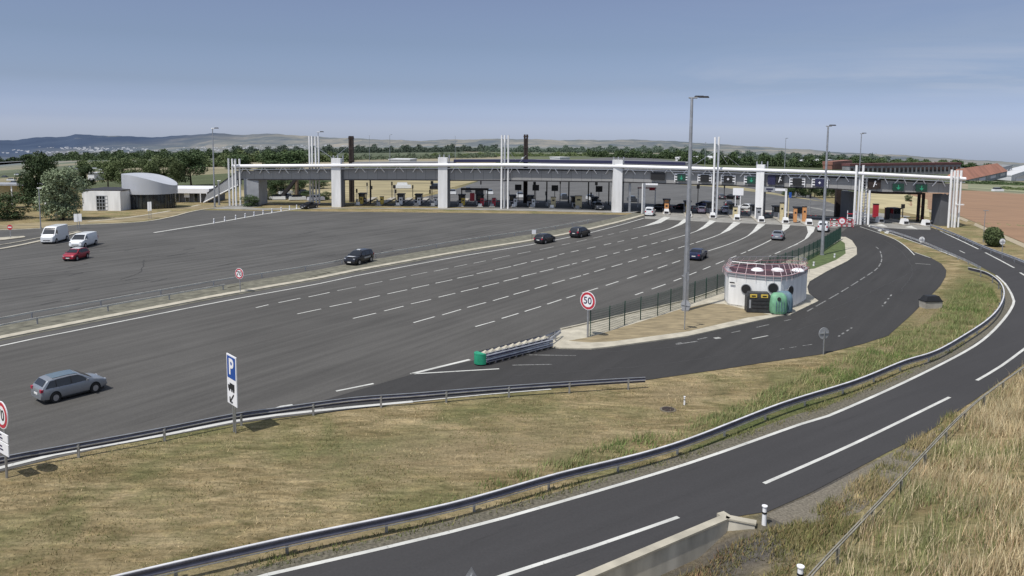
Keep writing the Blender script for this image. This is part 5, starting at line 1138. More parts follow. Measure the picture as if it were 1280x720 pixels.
# outbound side
outx = [(447, 1), (473, 2), (497, 3), (520, 3), (541, 3), (576, 2), (600, 4), (615, 4), (642, 5), (665, 5), (690, 6), (722, 7), (748, 8), (775, 6)]
seen = ['left of all outbound lanes beside the dark column', 'second outbound lane', 'third outbound lane', 'fourth outbound lane', 'just left of the second white pillar', 'just right of the second white pillar', 'left in the red-framed bay', 'right in the red-framed bay', 'just right of the three-tube mast', 'at the foot of the inner dark column', 'right of the inner dark column', 'with the big cream machine', 'left behind the third white pillar', 'right behind the third white pillar']
MC = {1: M_yel, 2: M_yel, 3: M_white, 4: M_red, 5: M_white, 6: M_cream, 7: M_cream, 8: M_greyl}
for i, ((x, k_), s_) in enumerate(zip(outx, seen)):
    yb = interp([(440, 257), (640, 259.5), (780, 263)], x); P = G(x, yb); P.z = 0
    t = thing('toll_island', 'outbound toll island, '+s_, 'toll island', P, R(90), 'toll islands at the outbound lanes'); b = MB(); b.prism([(0, -.7), (22, -.7), (22, .7), (0, .7)], 0, .2); b.build('kerb_base', M_conc, t); b = MB(); b.box((.5, 0, .5), (.7, .8, .6)); b.build('nose_block', M_greyl if i % 2 else M_white, t)
    big = k_ in (6, 7)
    machine(P+Vector((.4, 2.5, 0)), R(90), 'payment machine, '+s_, MC[k_], 2.6 if k_ == 7 else (2.2 if big else 1.7), 'payment machines at the outbound lanes', 1.5 if k_ == 7 else (1.1 if big else .8))
    if i % 3 != 1: booth(P+Vector((-.2, 7, 0)), R(90), 'dark glazed toll booth, '+s_, M_dark, grp='toll booths at the outbound lanes')
    barrier(P+Vector((-.9, 3.5, 0)), R(90), 'barrier arm, '+s_, M_whiteb if k_ != 4 else M_red, 2.5, 'barrier arms at the outbound lanes')
    if k_ in (5, 8) or i == 10:
        t = thing('traffic_screen', 'dark square screen on a pole, '+s_, 'screen', P+Vector((1.1, 9, .2)), -R(90), 'dark screens above the outbound lanes'); b = MB(); b.tube((0, 0, 0), (0, 0, 3.2), .08, n=6); b.build('pole', M_dark, t); b = MB(); b.box((.1, 0, 3.9), (.15, 1.6, 1.4)); b.build('screen_box', M_black, t)
    if i % 2 == 0:
        t = thing('traffic_light', 'slim traffic light, '+s_, 'traffic light', P+Vector((-1.2, 5, .2)), -R(90), 'traffic lights at the outbound lanes'); b = MB(); b.tube((0, 0, 0), (0, 0, 2.6), .06, n=6); b.build('pole', M_greyl, t); b = MB(); b.box((.05, 0, 2.9), (.25, .35, .9)); b.build('light_box', M_black, t)
P = G(594, 258)+Vector((0, 3.5, 0)); P.z = 0; t = thing('portal_gantry', 'dark red portal frame standing in the outbound lanes near the three-tube mast', 'gantry', P)
for x in (-3.4, 2.8): b = MB(); b.box((x, 0, 1.9), (.25, .25, 3.8)); b.build('post', M_dark, t)
b = MB(); b.box((-.3, 0, 3.8), (6.6, .6, .5)); b.build('lintel', M_dark, t); b = MB(); b.box((-.9, .4, 1.9), (1.1, .8, 1.9)); b.build('red_cabinet', M_red, t); b = MB(); b.box((.8, 1.2, 1.9), (1.9, .3, 3.2)); b.build('shutter', M_grey, t)
# exit ramp lanes at right
for i, (x, y, lb) in enumerate(((1103, 279.5, 'left toll island of the exit ramp'), (1134, 282, 'middle toll island of the exit ramp'), (1161, 283.5, 'right toll island edge of the exit ramp'))):
    t = island(x, y, 14, lane_n+.35, lb, 0, 1.6, 'toll islands at the exit ramp')
P = G(1094, 272.5); t = machine(P, lane_n+math.pi, 'tall rounded red cabinet by the ladder mast', M_red, 2.7, 'cabinets at the exit ramp', 1.0)
P = G(1117, 274); booth(P, lane_n+.35, 'dark grey toll booth between the exit ramp islands', M_grey, 1.6, 2, 2.6, 'cabinets at the exit ramp')
P = G(1108.5, 275); t = machine(P, lane_n+math.pi, 'black upright machine left of the grey exit booth', M_black, 2.2, 'cabinets at the exit ramp', .8)
P = G(1131, 279); t = barrier(P, lane_n+.2, 'black barrier arm across the right exit lane', M_black, 3.6, 'lane barrier arms')
P = G(1163, 283); t = thing('crash_post', 'short dark post at the right end of exit apron', 'post', P); b = MB(); b.box((0, 0, .5), (.35, .35, 1.0)); b.build('post', M_dark, t); b = MB(); b.box((0, 0, 1.03), (.42, .42, .06)); b.build('cap', M_greyl, t)
# ------------------------------------------------------------------ buildings left
def gbox(name, px0, px1, pb, yt, depth, m, parent, O, dz=0):
    a, c = G(px0, pb), G(px1, pb); zt = zat(a, yt, px0); b = MB(); b.prism([(a.x-O.x, a.y-O.y), (c.x-O.x, c.y-O.y), (c.x-O.x, c.y-O.y+depth), (a.x-O.x, a.y-O.y+depth)], 0+dz, zt); return b.build(name, m, parent), zt, a, c
O = G(150, 262); rest = thing('rotunda_building', 'white building with a grey slanted drum over a glass front, left of the plaza', 'building', O)
_, zt, a, c = gbox('white_wing', 103.5, 151, 263.5, 237.3, 9, M_white, rest, O)
b = MB(); b.box(((a.x+c.x)/2-O.x, a.y-O.y+4.5, zt+.1), (c.x-a.x+.3, 9.3, .2)); b.build('roof_edge', M_dark, rest)
w0, w1 = G(121.5, 263.5), G(135, 263.5); z1, z2 = zat(w0, 261, 128), zat(w0, 243.5, 128); yy = w0.y-O.y-.03
b = MB(); b.box(((w0.x+w1.x)/2-O.x, yy, (z1+z2)/2), (w1.x-w0.x, .1, z2-z1)); wn = b.build('window', M_bglass, rest); b = MB()
for i in range(5): b.box((w0.x-O.x+(w1.x-w0.x)*i/4, yy-.07, (z1+z2)/2), (.12, .06, z2-z1))
for i in range(5): b.box(((w0.x+w1.x)/2-O.x, yy-.09, z1+(z2-z1)*i/4), (w1.x-w0.x, .05, .12))
b.build('window_grid', M_greyl, wn)
dc = G(174, 262)-O+Vector((0, 5.2, 0)); rd = (G(206, 262)-G(141, 262)).length/2; zb_ = zat(G(174, 262), 242.5, 174); zl_, zr_ = zat(G(174, 262), 218, 150), zat(G(174, 262), 231.5, 206)
b = MB(); vs = []; K = 40
for j in range(K): a_ = 2*math.pi*j/K; x = math.cos(a_)*rd; vs.append((dc.x+x, dc.y+math.sin(a_)*rd*.85, zb_))
for j in range(K): a_ = 2*math.pi*j/K; x = math.cos(a_)*rd; u = (x/rd+1)/2; vs.append((dc.x+x, dc.y+math.sin(a_)*rd*.85, zl_+(zr_-zl_)*u**1.8+.25*math.sin(u*math.pi)))
b.add(vs, [tuple(range(K-1, -1, -1)), tuple(range(K, 2*K))]+[(i, (i+1) % K, K+(i+1) % K, K+i) for i in range(K)]); b.build('drum', mat('zinc_drum', (.50, .52, .56), .5, metal=.2, var=.06, scale=.3), rest, smooth=True, angle=40)
b = MB(); b.prism([(dc.x+math.cos(2*math.pi*j/K)*rd*.94, dc.y+math.sin(2*math.pi*j/K)*rd*.8) for j in range(K)], 0, zb_-.02); b.build('glass_front', M_bglass, rest, smooth=True, angle=40)
b = MB()
for j in range(22): a_ = math.pi+math.pi*(j+.5)/22; b.box((dc.x+math.cos(a_)*rd*.945, dc.y+math.sin(a_)*rd*.805, zb_/2), (.1, .1, zb_))
b.build('mullions', M_dark, rest)
b = MB(); b.box((G(151.5, 262).x-O.x, -.4, zb_/2+.3), (.5, .5, zb_+.6)); b.build('corner_pier', M_cream, rest)
O = G(232, 253); svc = thing('service_building', 'low dark shopfront with a bright white roof edge beside the rotunda', 'building', O)
_, zt, a, c = gbox('shopfront', 205, 262, 253, 238, 10, M_grey, svc, O)
b = MB(); b.box(((a.x+c.x)/2-O.x, 4.2, zt+.55), (c.x-a.x+.6, 11, 1.1)); b.build('roof_fascia', M_whiteb, svc)
for x in (211, 222.5, 234.5, 245): q = G(x, 253)-O; b = MB(); b.box((q.x, -.06, 1.35), (1.1, .12, 2.5)); fr = b.build('door_frame', M_greyl, svc); b = MB(); b.box((q.x, -.14, 1.3), (.75, .05, 2.1)); b.build('door_glass', M_bglass, fr)
q = G(234.5, 253)-O; b = MB(); b.box((q.x, -.3, zt-.6), (1.3, .2, 1.0)); b.build('white_sign', M_whiteb, svc)
for x in (250, 258): q = G(x, 253.5)-O; b = MB(); b.tube((q.x, -1.2, 0), (q.x, -1.2, zt+1), .13, n=8); b.build('canopy_post', M_whiteb, svc)
O = G(253, 254); stair = thing('covered_staircase', 'inclined enclosed staircase climbing from the shopfront to the canopy', 'staircase', O)
P1 = G(286, 256)-O; zt = zat(G(286, 256), 214, 286); z0_ = .3; b = MB()
for yy in (1.0, 3.4): b.add([(0, yy, z0_), (P1.x, yy, zt-3.2), (P1.x, yy, zt), (0.8, yy, z0_+2.0), (0, yy+.15, z0_), (P1.x, yy+.15, zt-3.2), (P1.x, yy+.15, zt), (.8, yy+.15, z0_+2.0)], [(0, 1, 2, 3), (7, 6, 5, 4), (0, 4, 5, 1), (1, 5, 6, 2), (2, 6, 7, 3), (3, 7, 4, 0)])
b.build('side_panel', M_greyl, stair); b = MB()
for i in range(16): u = i/16; b.box((P1.x*u+.2, 2.2, z0_+(zt-3.2-z0_)*u), (.5, 2.2, .25))
b.build('steps', M_conc, stair)
b = MB(); b.add([(.8, .9, z0_+2.05), (P1.x, .9, zt+.05), (P1.x, 3.6, zt+.05), (.8, 3.6, z0_+2.05), (.8, .9, z0_+2.2), (P1.x, .9, zt+.2), (P1.x, 3.6, zt+.2), (.8, 3.6, z0_+2.2)], [(0, 3, 2, 1), (4, 5, 6, 7), (0, 1, 5, 4), (1, 2, 6, 5), (2, 3, 7, 6), (3, 0, 4, 7)]); b.build('roof', M_dark, stair)
b = MB(); b.tube((0, .8, z0_-.2), (P1.x, .8, zt-3.3), .16, n=6); b.build('stringer', M_white, stair)
O = G(28, 268); sh = thing('parking_shelter', 'flat pale-roofed shelter behind the bush at the left edge', 'shelter', O)
a = G(-30, 262)-O; c = G(62, 262)-O; zt = zat(G(28, 262), 232, 28)
b = MB(); b.box(((a.x+c.x)/2, a.y+3, zt), (c.x-a.x, 6, .35)); b.build('roof', M_greyl, sh); b = MB(); b.box(((a.x+c.x)/2, a.y+5.5, zt/2), (c.x-a.x, .2, zt-.5)); b.build('rear_wall', M_cream, sh)
for x in np.linspace(a.x+.6, c.x-.6, 6): b = MB(); b.box((x, a.y+.4, zt/2), (.25, .25, zt)); b.build('post', M_whiteb, sh)
# ------------------------------------------------------------------ distant buildings
def gable(name, px0, px1, pb, ye, yr, depth, wm, rm, label, cat='building', windows=0, flat=False, group=None, pb2=None):
    a, c = G(px0, pb), G(px1, pb2 or pb); O = (a+c)/2; t = thing(name, label, cat, O, 0, group); w_ = (c-a).length; an = math.atan2(c.y-a.y, c.x-a.x); t.rotation_euler[2] = an
    ze = zat(O, ye)-O.z; zr = zat(O, yr)-O.z; b = MB(); b.box((0, depth/2, ze/2-.5), (w_, depth, ze+1)); b.build('wall', wm, t)
    if flat: b = MB(); b.box((0, depth/2, ze+(zr-ze)/2), (w_+.8, depth+.8, zr-ze)); b.build('roof', rm, t)
    else:
        b = MB(); x = w_/2+.5; b.add([(-x, -.6, ze), (x, -.6, ze), (x, depth+.6, ze), (-x, depth+.6, ze), (-x*.86, depth/2, zr), (x*.86, depth/2, zr)], [(0, 1, 5, 4), (2, 3, 4, 5), (1, 2, 5), (3, 0, 4), (0, 3, 2, 1)]); b.build('roof', rm, t)
    for i in range(windows): b = MB(); b.box((-w_/2+w_*(i+.5)/windows, -.1, ze*.5), (w_/windows*.55, .2, ze*.5)); b.build('window', M_bglass, t)
    return t
M_farw = mat('distant_white', (.55, .56, .58), .7, var=.1, scale=.1); M_farg = mat('distant_grey', (.22, .23, .24), .7, var=.3, scale=.15); M_fart = mat('distant_terracotta', (.33, .15, .10), .8, var=.2, scale=.1); M_farb2 = mat('distant_dark_red', (.12, .05, .05), .8, var=.2, scale=.1); M_farb = mat('distant_brick', (.25, .12, .09), .8, var=.3, scale=.1)
gable('barn', 1203, 1258, 226, 219, 207.5, 13, M_farg, M_fart, 'large orange-roofed barn at right beyond the field', windows=4)
gable('warehouse', 1062, 1200, 213.4, 206.5, 203.8, 8, M_farg, M_farb2, pb2=221, label= 'long grey depot with a dark red roof behind the canopy end', windows=26, flat=True)
gable('warehouse', 1040, 1064, 212, 205, 201, 8, M_farb, M_farb, 'rusty red shed left of the long depot', flat=True)
gable('silo_block', 1246, 1264, 224, 209, 208, 14, M_farg, M_farg, 'grey silo block right of the orange-roofed barn', windows=4, flat=True)
gable('warehouse', 1264, 1300, 226, 213, 212, 20, M_farw, M_farw, 'white shed at the right edge', flat=True, windows=2)
gable('warehouse', 889, 925, 203, 198.5, 196.5, 40, M_farw, M_farw, 'bright white warehouse behind the twin masts', flat=True)
gable('warehouse', 1012, 1040, 207, 201.5, 200.5, 25, M_farw, M_farw, 'white low shed left of the rusty red one', flat=True)
gable('house', 139, 148, 199, 190, 189, 10, M_farw, M_farg, 'small white tower house above the left tree row', flat=True, windows=1)
gable('house', 110, 118, 226, 217, 215.5, 5, M_farw, M_farw, 'little white cabin between the left trees', flat=True)
gable('shed', 486, 512, 203.5, 200, 198.8, 20, M_farw, M_farw, 'white trailer-like shed beyond the canopy, left of second pillar', flat=True)
gable('shed', 700, 712, 199.5, 197.3, 196.4, 16, M_farw, M_farw, 'small white shed beside the far motorway', flat=True)
# distant town: hundreds of roofs on the hill foot
b = MB(); rr_ = random.Random(5)
for i in range(420):
    if i < 240: x = rr_.gauss(100, 42); y = rr_.choice([185.5, 187, 189, 190.5, 192])+rr_.gauss(0, .6)+(x-100)*.004
    else: x = rr_.uniform(150, 520); y = rr_.uniform(183, 188)+(1.5 if x < 300 else -1)
    if x > 165 and i < 240: continue
    P = hill_pt(x, min(y, yasym(x)+5)); s_ = rr_.uniform(4, 12); b.box((P.x, P.y-25, P.z+4), (s_*1.7, 10, s_*.55))
tag(b.build('distant_town', M_farw), 'pale scattered town roofs at the foot of the left hills', 'town', kind='stuff')
# ------------------------------------------------------------------ trees
def leaf_mesh(name, lobes, n, leaf, m, seed=0):
    r_ = np.random.default_rng(seed); vs = []; tot = sum(l[3] for l in lobes)
    pts = []; nr = []
    for (x, y, z, wgt, rx, rz) in lobes:
        k = int(n*wgt/tot); d = r_.normal(size=(k, 3)); d /= np.linalg.norm(d, axis=1)[:, None]; rad_ = r_.uniform(.45, 1.08, k)**.6
        p = d*rad_[:, None]*np.array([rx, rx, rz])+np.array([x, y, z]); pts.append(p); nr.append(d)
    p = np.concatenate(pts); d = np.concatenate(nr); k = len(p)
    d = d+r_.normal(size=(k, 3))*.55; d /= np.linalg.norm(d, axis=1)[:, None]
    u = np.cross(d, r_.normal(size=(k, 3))); u /= np.linalg.norm(u, axis=1)[:, None]; w_ = np.cross(d, u)
    s_ = r_.uniform(.5, 1.2, k)[:, None]*leaf
    V = np.stack([p-u*s_*.5, p+w_*s_*.28, p+u*s_*.5, p-w_*s_*.28+d*s_*.15], 1).reshape(-1, 3)
    me = bpy.data.meshes.new(name); me.vertices.add(4*k); me.vertices.foreach_set('co', V.ravel()); me.loops.add(4*k); me.loops.foreach_set('vertex_index', np.arange(4*k, dtype=np.int32)); me.polygons.add(k); me.polygons.foreach_set('loop_start', np.arange(0, 4*k, 4, dtype=np.int32)); me.update(calc_edges=True); me.materials.append(m); return me
def tree_mesh(seed, m, n=5200, leaf=.5, wide=1.0, low=.08):
    """crown in a unit-ish space: height 10 m"""
    r_ = random.Random(seed); lobes = []
    for i in range(17):
        z = r_.uniform(low*10+1.0, 8.8); rr2 = 3.3*wide*math.sqrt(max(.08, 1-((z-5.0)/4.9)**2)); a_ = r_.uniform(0, 6.28); q = rr2*r_.uniform(.25, .75)
        s_ = r_.uniform(1.1, 2.0); lobes.append((math.cos(a_)*q, math.sin(a_)*q, z, s_**2, s_*1.15, s_*.85))
    return leaf_mesh('crown', lobes, n, leaf, m, seed)
def trunk_mb(h=4.5, r=.25, seed=0):
    b = MB(); r_ = random.Random(seed); b.tube((0, 0, 0), (.1, .05, h*.6), r, r*.7, n=8); b.tube((.1, .05, h*.6), (0, 0, h*1.5), r*.7, r*.25, n=7)
    for i in range(6): a_ = r_.uniform(0, 6.28); z = h*r_.uniform(.4, .9); b.tube((.08, .04, z), (math.cos(a_)*2.2, math.sin(a_)*2.2, z+r_.uniform(1.2, 2.6)), r*.35, r*.08, n=5)
    return b
crowns = {('dark', 0): tree_mesh(1, M_leaf[0]), ('dark', 1): tree_mesh(2, M_leaf[0], wide=1.15), ('mid', 0): tree_mesh(3, M_leaf[1]), ('mid', 1): tree_mesh(4, M_leaf[1], wide=1.2), ('silver', 0): tree_mesh(5, M_leaf[2], 9000, .42, 1.05, .05), ('round', 0): leaf_mesh('crown', [(0, 0, 4.8, 6, 3.4, 4.7), (1.2, .6, 6.2, 2, 2.2, 2.6), (-1.4, -.4, 3.6, 2, 2.4, 3.2), (.8, -1.2, 3.0, 2, 2.6, 2.8), (-.6, .8, 7.2, 1, 1.8, 2.0)], 9000, .8, M_leaf[1], 12), ('bush', 0): tree_mesh(6, M_leaf[0], 4500, .5, 1.5, 0.0), ('haze', 0): tree_mesh(7, M_leaf[3], 1500, .9, 1.2, .1), ('haze', 1): tree_mesh(8, M_leaf[3], 1500, .9, 1.4, .1)}
trunks = {}
_t0 = trunk_mb().build('trunk', M_bark); tmesh = _t0.data; bpy.data.objects.remove(_t0)
def tree(px, pb, yt, wpx, kind, label, name='tree', cat='tree', group='trees around the plaza', rz=None):
    P = G(px, pb); s = scale_at(P); h = max(1.0, zat(P, yt, px)-P.z)/9.7; wd = wpx/s/7.6
    t = thing(name, label, cat, P, random.uniform(0, 6.28) if rz is None else rz, group)
    for nm, me in (('crown', crowns[kind]), ('trunk', tmesh)):
        o = bpy.data.objects.new(nm, me); col.objects.link(o); o.parent = t
    t.scale = (wd, wd, h); return t
tree(79, 275, 205.5, 56, ('silver', 0), 'big silvery-green tree reaching the ground in front of the white wing')
tree(47, 263, 191, 42, ('dark', 0), 'dark tall tree just left of the silvery one')
tree(10, 274, 240, 52, ('bush', 0), 'broad dark bush at the left edge', 'bush', 'bush')
tree(62, 262, 197, 30, ('dark', 1), 'narrow dark tree peeking between the two largest left trees')
tree(239, 232, 191, 38, ('dark', 1), 'round dark tree behind the service building')
tree(205, 233, 197, 38, ('mid', 1), 'olive tree right behind the drum roof')
for x, yt, w_, k_, lb in ((135, 200, 30, ('mid', 0), 'olive tree above the white wing roof'), (160, 197, 34, ('mid', 1), 'olive tree directly behind the drum, left side'), (184, 198, 32, ('mid', 0), 'olive tree directly behind the drum, right side'), (222, 200, 24, ('mid', 0), 'pale olive tree between drum and round dark tree'), (108, 206, 24, ('dark', 0), 'dark tree behind the silvery one, right side'), (300, 193, 34, ('dark', 1), 'dark tree just above the left end of canopy'), (335, 188, 40, ('dark', 0), 'dark tree above the canopy, second from left end'), (368, 188, 44, ('dark', 1), 'wide dark tree above the canopy left of four masts')):
    tree(x, 236 if x < 280 else 222, yt, w_, k_, lb)
tree(1241, 308, 283, 24, ('round', 0), 'lone round dark bush at the edge of the brown field', 'bush', 'bush')
for i, (x, yb, yt, w_, lb) in enumerate(((312, 258, 243, 22, 'low green shrub under the left end of canopy'), (1136, 252, 243, 9, 'small dark bush on the stubble behind exit lanes'), (1120, 212, 203, 22, 'dark tree left in front of the long depot'), (1092, 213, 201, 26, 'dark tree covering the left end of the depot'))): tree(x, yb, yt, w_, ('bush', 0) if i < 2 else ('dark', 1), lb, 'shrub' if i < 2 else 'tree', 'shrub' if i < 2 else 'tree')
# row under the canopy at right
for i, x in enumerate(range(985, 1048, 11)): tree(x, 247, 228+(i % 2), 17, ('dark', i % 2), 'dark tree in the row seen under the right part of canopy', group='trees seen under the right part of the canopy')
for i, x in enumerate((345, 372, 318)): tree(x, 243, 224, 24, ('dark', i % 2), 'dark tree in the shade seen under the left part of canopy', group='trees seen under the left part of the canopy')
for i, (x, y, w_) in enumerate(((318, 251, 20), (338, 250, 18), (384, 249, 20), (405, 250, 16), (352, 236, 26), (396, 236, 26), (330, 234, 24))): tree(x, y, y-(11 if i < 4 else 13), w_, ('bush', 0), 'dark shrub in the shade behind the left part of canopy', 'shrub', 'shrub', 'shrubs behind the left part of the canopy')
P = G(336, 252); st2 = thing('open_staircase', 'dark inclined staircase seen under the left part of canopy', 'staircase', P+Vector((0, 6, 0))); b = MB()
for yy in (0, 1.6): b.add([(0, yy, 0), (4.6, yy, 5.4), (5.6, yy, 5.4), (1.0, yy, 0), (0, yy+.15, 0), (4.6, yy+.15, 5.4), (5.6, yy+.15, 5.4), (1.0, yy+.15, 0)], [(0, 1, 2, 3), (7, 6, 5, 4), (0, 4, 5, 1), (1, 5, 6, 2), (2, 6, 7, 3), (3, 7, 4, 0)])
b.build('stringer', M_dark, st2); b = MB()
for i in range(14): b.box((.5+4.6*i/14, .85, .2+5.4*i/14), (.35, 1.5, .12))
b.build('steps', M_greyl, st2); b = MB(); b.box((5.1, .8, 2.7), (.5, 1.4, 5.2)); b.build('landing_pier', M_wood, st2)
for i, (x, y, m_) in enumerate(((347, 250, P_wht), (360, 249, P_gry), (372, 250.5, P_wht), (395, 251, P_lil), (357, 243, P_wht), (325, 243, P_lil), (378, 243, P_gry))):
    t = thing('parked_car', ['white car parked by the dark staircase under the canopy', 'grey car parked between two white ones under the canopy', 'white car parked left of the four white masts', 'pale silver car parked right behind the four masts', 'white car in the rear parking row, middle', 'pale silver car in the rear parking row, leftmost', 'grey car in the rear parking row, rightmost'][i], 'car', G(x, y), R(10+i*7)); b = MB(); b.box((0, 0, .6), (4.2, 1.8, .75), 0, .94); b.build('body', m_, t); b = MB(); b.box((-.2, 0, 1.2), (2.5, 1.6, .55), 0, .78); b.build('cabin', M_glass, t)
for i, (x, y0, y1) in enumerate(((459, 246, 229), (464, 249, 233), (490, 250, 228), (493, 248, 232), (516, 248, 232), (540, 250, 227), (601, 248, 227), (668, 252, 228), (700, 252, 226), (745, 252, 228), (905, 250, 232), (872, 257, 232), (1012, 268, 243), (1128, 272, 256))):
    P = G(x, y0); zt = zat(P, y1, x); t = thing('signal_pole', 'slim signal pole beyond the toll lanes', 'pole', (P.x, P.y, 0), 0, 'slim signal poles beyond the toll lanes'); b = MB(); b.tube((0, 0, 0), (0, 0, zt), .10, n=6); b.build('pole', M_dark if i % 3 else M_greyl, t); b = MB(); b.box((0, 0, zt-.3), (.7 if i % 2 else .35, .25, .9)); b.build('signal_head', M_black, t)
for i, (x, y, k_) in enumerate(((556, 244, 1), (566, 243, 0), (585, 240, 1), (612, 243, 0), (650, 247, 0), (705, 249, 1), (738, 250, 0), (790, 252, 1))):
    t = thing('distant_car', ['black car in the queue beyond the second pillar, left', 'white car in the queue beyond the second pillar, right', 'black car beyond the red-framed bay', 'white car left of the three-tube mast, beyond the lanes', 'white car beyond the inner dark column', 'dark car beyond the big cream machine', 'white car beyond the lanes, left of third pillar', 'dark car beyond the lanes, right of third pillar'][i], 'car', G(x, y), -R(84)); b = MB(); b.box((0, 0, .6), (4.2, 1.8, .75), 0, .94); b.build('body', P_gry if k_ else P_wht, t); b = MB(); b.box((-.2, 0, 1.2), (2.5, 1.6, .55), 0, .78); b.build('cabin', M_glass, t)
# belts that read as one mass
def belt(name, x0, x1, yb0, yb1, h0, h1, m, label, dens=7, leaf=1.6, seed=0, gaps=.25):
    r_ = np.random.default_rng(seed); V = []; n = int((x1-x0)*dens)
    xs = r_.uniform(x0, x1, n); ph = r_.uniform(0, 6.28, 4)
    for x in xs:
        u = (x-x0)/(x1-x0); yb = yb0+(yb1-yb0)*u+r_.uniform(-.6, .6); prof = .55+.25*math.sin(x*.33+ph[0])+.2*math.sin(x*.9+ph[1])+.15*math.sin(x*.12+ph[2])
        hh = (h0+(h1-h0)*u)*max(.25, prof)
        P = G(x, yb); s_ = scale_at(P); H = hh/s_; k = 16
        lx = r_.normal(0, 1.5/s_*1.3, k); lz = r_.uniform(0, 1, k)**.8*H; ly = r_.normal(0, 3.5/s_, k); c_ = np.column_stack([P.x+lx*(1.2-lz/H*.7), P.y+ly, P.z+lz])
        d = r_.normal(size=(k, 3)); d[:, 2] = np.abs(d[:, 2])+.2; d /= np.linalg.norm(d, axis=1)[:, None]; u_ = np.cross(d, r_.normal(size=(k, 3))); u_ /= np.linalg.norm(u_, axis=1)[:, None]; w_ = np.cross(d, u_); L_ = leaf/s_*r_.uniform(.6, 1.3, k)[:, None]
        V.append(np.stack([c_-u_*L_*.6, c_+w_*L_*.45, c_+u_*L_*.6, c_-w_*L_*.45], 1).reshape(-1, 3))
    V = np.concatenate(V); k = len(V)//4
    me = bpy.data.meshes.new(name); me.vertices.add(4*k); me.vertices.foreach_set('co', V.ravel()); me.loops.add(4*k); me.loops.foreach_set('vertex_index', np.arange(4*k, dtype=np.int32)); me.polygons.add(k); me.polygons.foreach_set('loop_start', np.arange(0, 4*k, 4, dtype=np.int32)); me.update(calc_edges=True); me.materials.append(m)
    o = bpy.data.objects.new(name, me); col.objects.link(o); return tag(o, label, 'trees', kind='stuff')
belt('tree_belt', -60, 300, 203, 197, 10, 12, M_leaf[0], 'dark wooded band across the plain at far left', 7, 1.7, 1)
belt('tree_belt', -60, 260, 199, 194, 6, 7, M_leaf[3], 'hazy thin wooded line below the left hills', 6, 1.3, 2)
belt('tree_belt', 100, 290, 210, 208, 10, 16, M_leaf[1], 'olive wooded band behind the rotunda', 7, 1.9, 3)
belt('tree_belt', 270, 440, 203, 202, 16, 12, M_leaf[1], 'olive wooded band above the left end of canopy', 7, 1.8, 4)
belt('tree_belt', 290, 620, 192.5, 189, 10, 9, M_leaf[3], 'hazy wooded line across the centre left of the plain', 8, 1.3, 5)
belt('tree_belt', 430, 620, 200, 196.5, 7, 7, M_leaf[4], 'pale green hedges on the plain between the dark columns', 3, 1.3, 6)
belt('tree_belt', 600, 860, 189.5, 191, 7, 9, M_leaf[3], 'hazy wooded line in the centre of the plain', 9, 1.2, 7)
belt('tree_belt', 540, 760, 195.5, 194.5, 4, 5, M_leaf[1], 'low dark hedge along the far motorway', 5, 1.1, 8)
belt('tree_belt', 735, 870, 195.5, 199, 9, 12, M_leaf[0], 'dark wooded band right of the far motorway', 7, 1.5, 9)
belt('tree_belt', 850, 1085, 204, 211, 15, 15, M_leaf[0], 'dense dark wood behind the right part of canopy', 9, 1.7, 10)
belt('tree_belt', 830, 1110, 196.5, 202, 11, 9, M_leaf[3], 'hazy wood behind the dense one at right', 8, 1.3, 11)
belt('tree_belt', 1080, 1330, 205, 212, 9, 8, M_leaf[0], 'dark wooded band behind the depot and barn', 8, 1.4, 12)
belt('tree_belt', 1195, 1330, 228.5, 233, 3.2, 3.5, M_leaf[0], 'low dark hedge below the orange-roofed barn', 7, 1.3, 13)
belt('tree_belt', 1255, 1330, 236, 240, 3.2, 3.5, M_leaf[1], 'short hedge on the pale meadow at the right edge', 5, 1.3, 14)
# far parked cars at left
for i in range(10):
    x = [6, 14, 22, 33, 96, 88, 104, 118, 128, 18][i]; y = [222, 226, 219, 224, 212, 209, 214, 211, 213, 230][i]; P = G(x, y)
    t = thing('parked_car', 'tiny pale car in the distant car park at left', 'car', P, random.uniform(-.3, .3), 'cars in the distant car park'); b = MB(); b.box((0, 0, .6), (4.2, 1.8, .7), 0, .96); b.build('body', P_wht if i % 3 else P_gry, t); b = MB(); b.box((-.2, 0, 1.2), (2.4, 1.6, .55), 0, .8); b.build('cabin', M_glass, t)
for lb, x, y, m_ in (('white van on the far meadow seen under the canopy', 504, 236, P_wht), ('dark car parked beyond the canopy near the meadow', 547, 237, P_blk), ('white car on the distant road at right beyond the field', 1247, 239.5, P_wht), ('white van driving on the far motorway', 655, 199, P_wht)):
    P = G(x, y); t = thing('distant_vehicle', lb, 'car', P, R(8)); b = MB(); b.box((0, 0, .75), (5.2, 2, 1.0), 0, .96); b.build('body', m_, t); b = MB(); b.box((-.3, 0, 1.6), (3.6, 1.8, .8), 0, .85); b.build('cabin', m_ if 'van' in lb else M_glass, t)
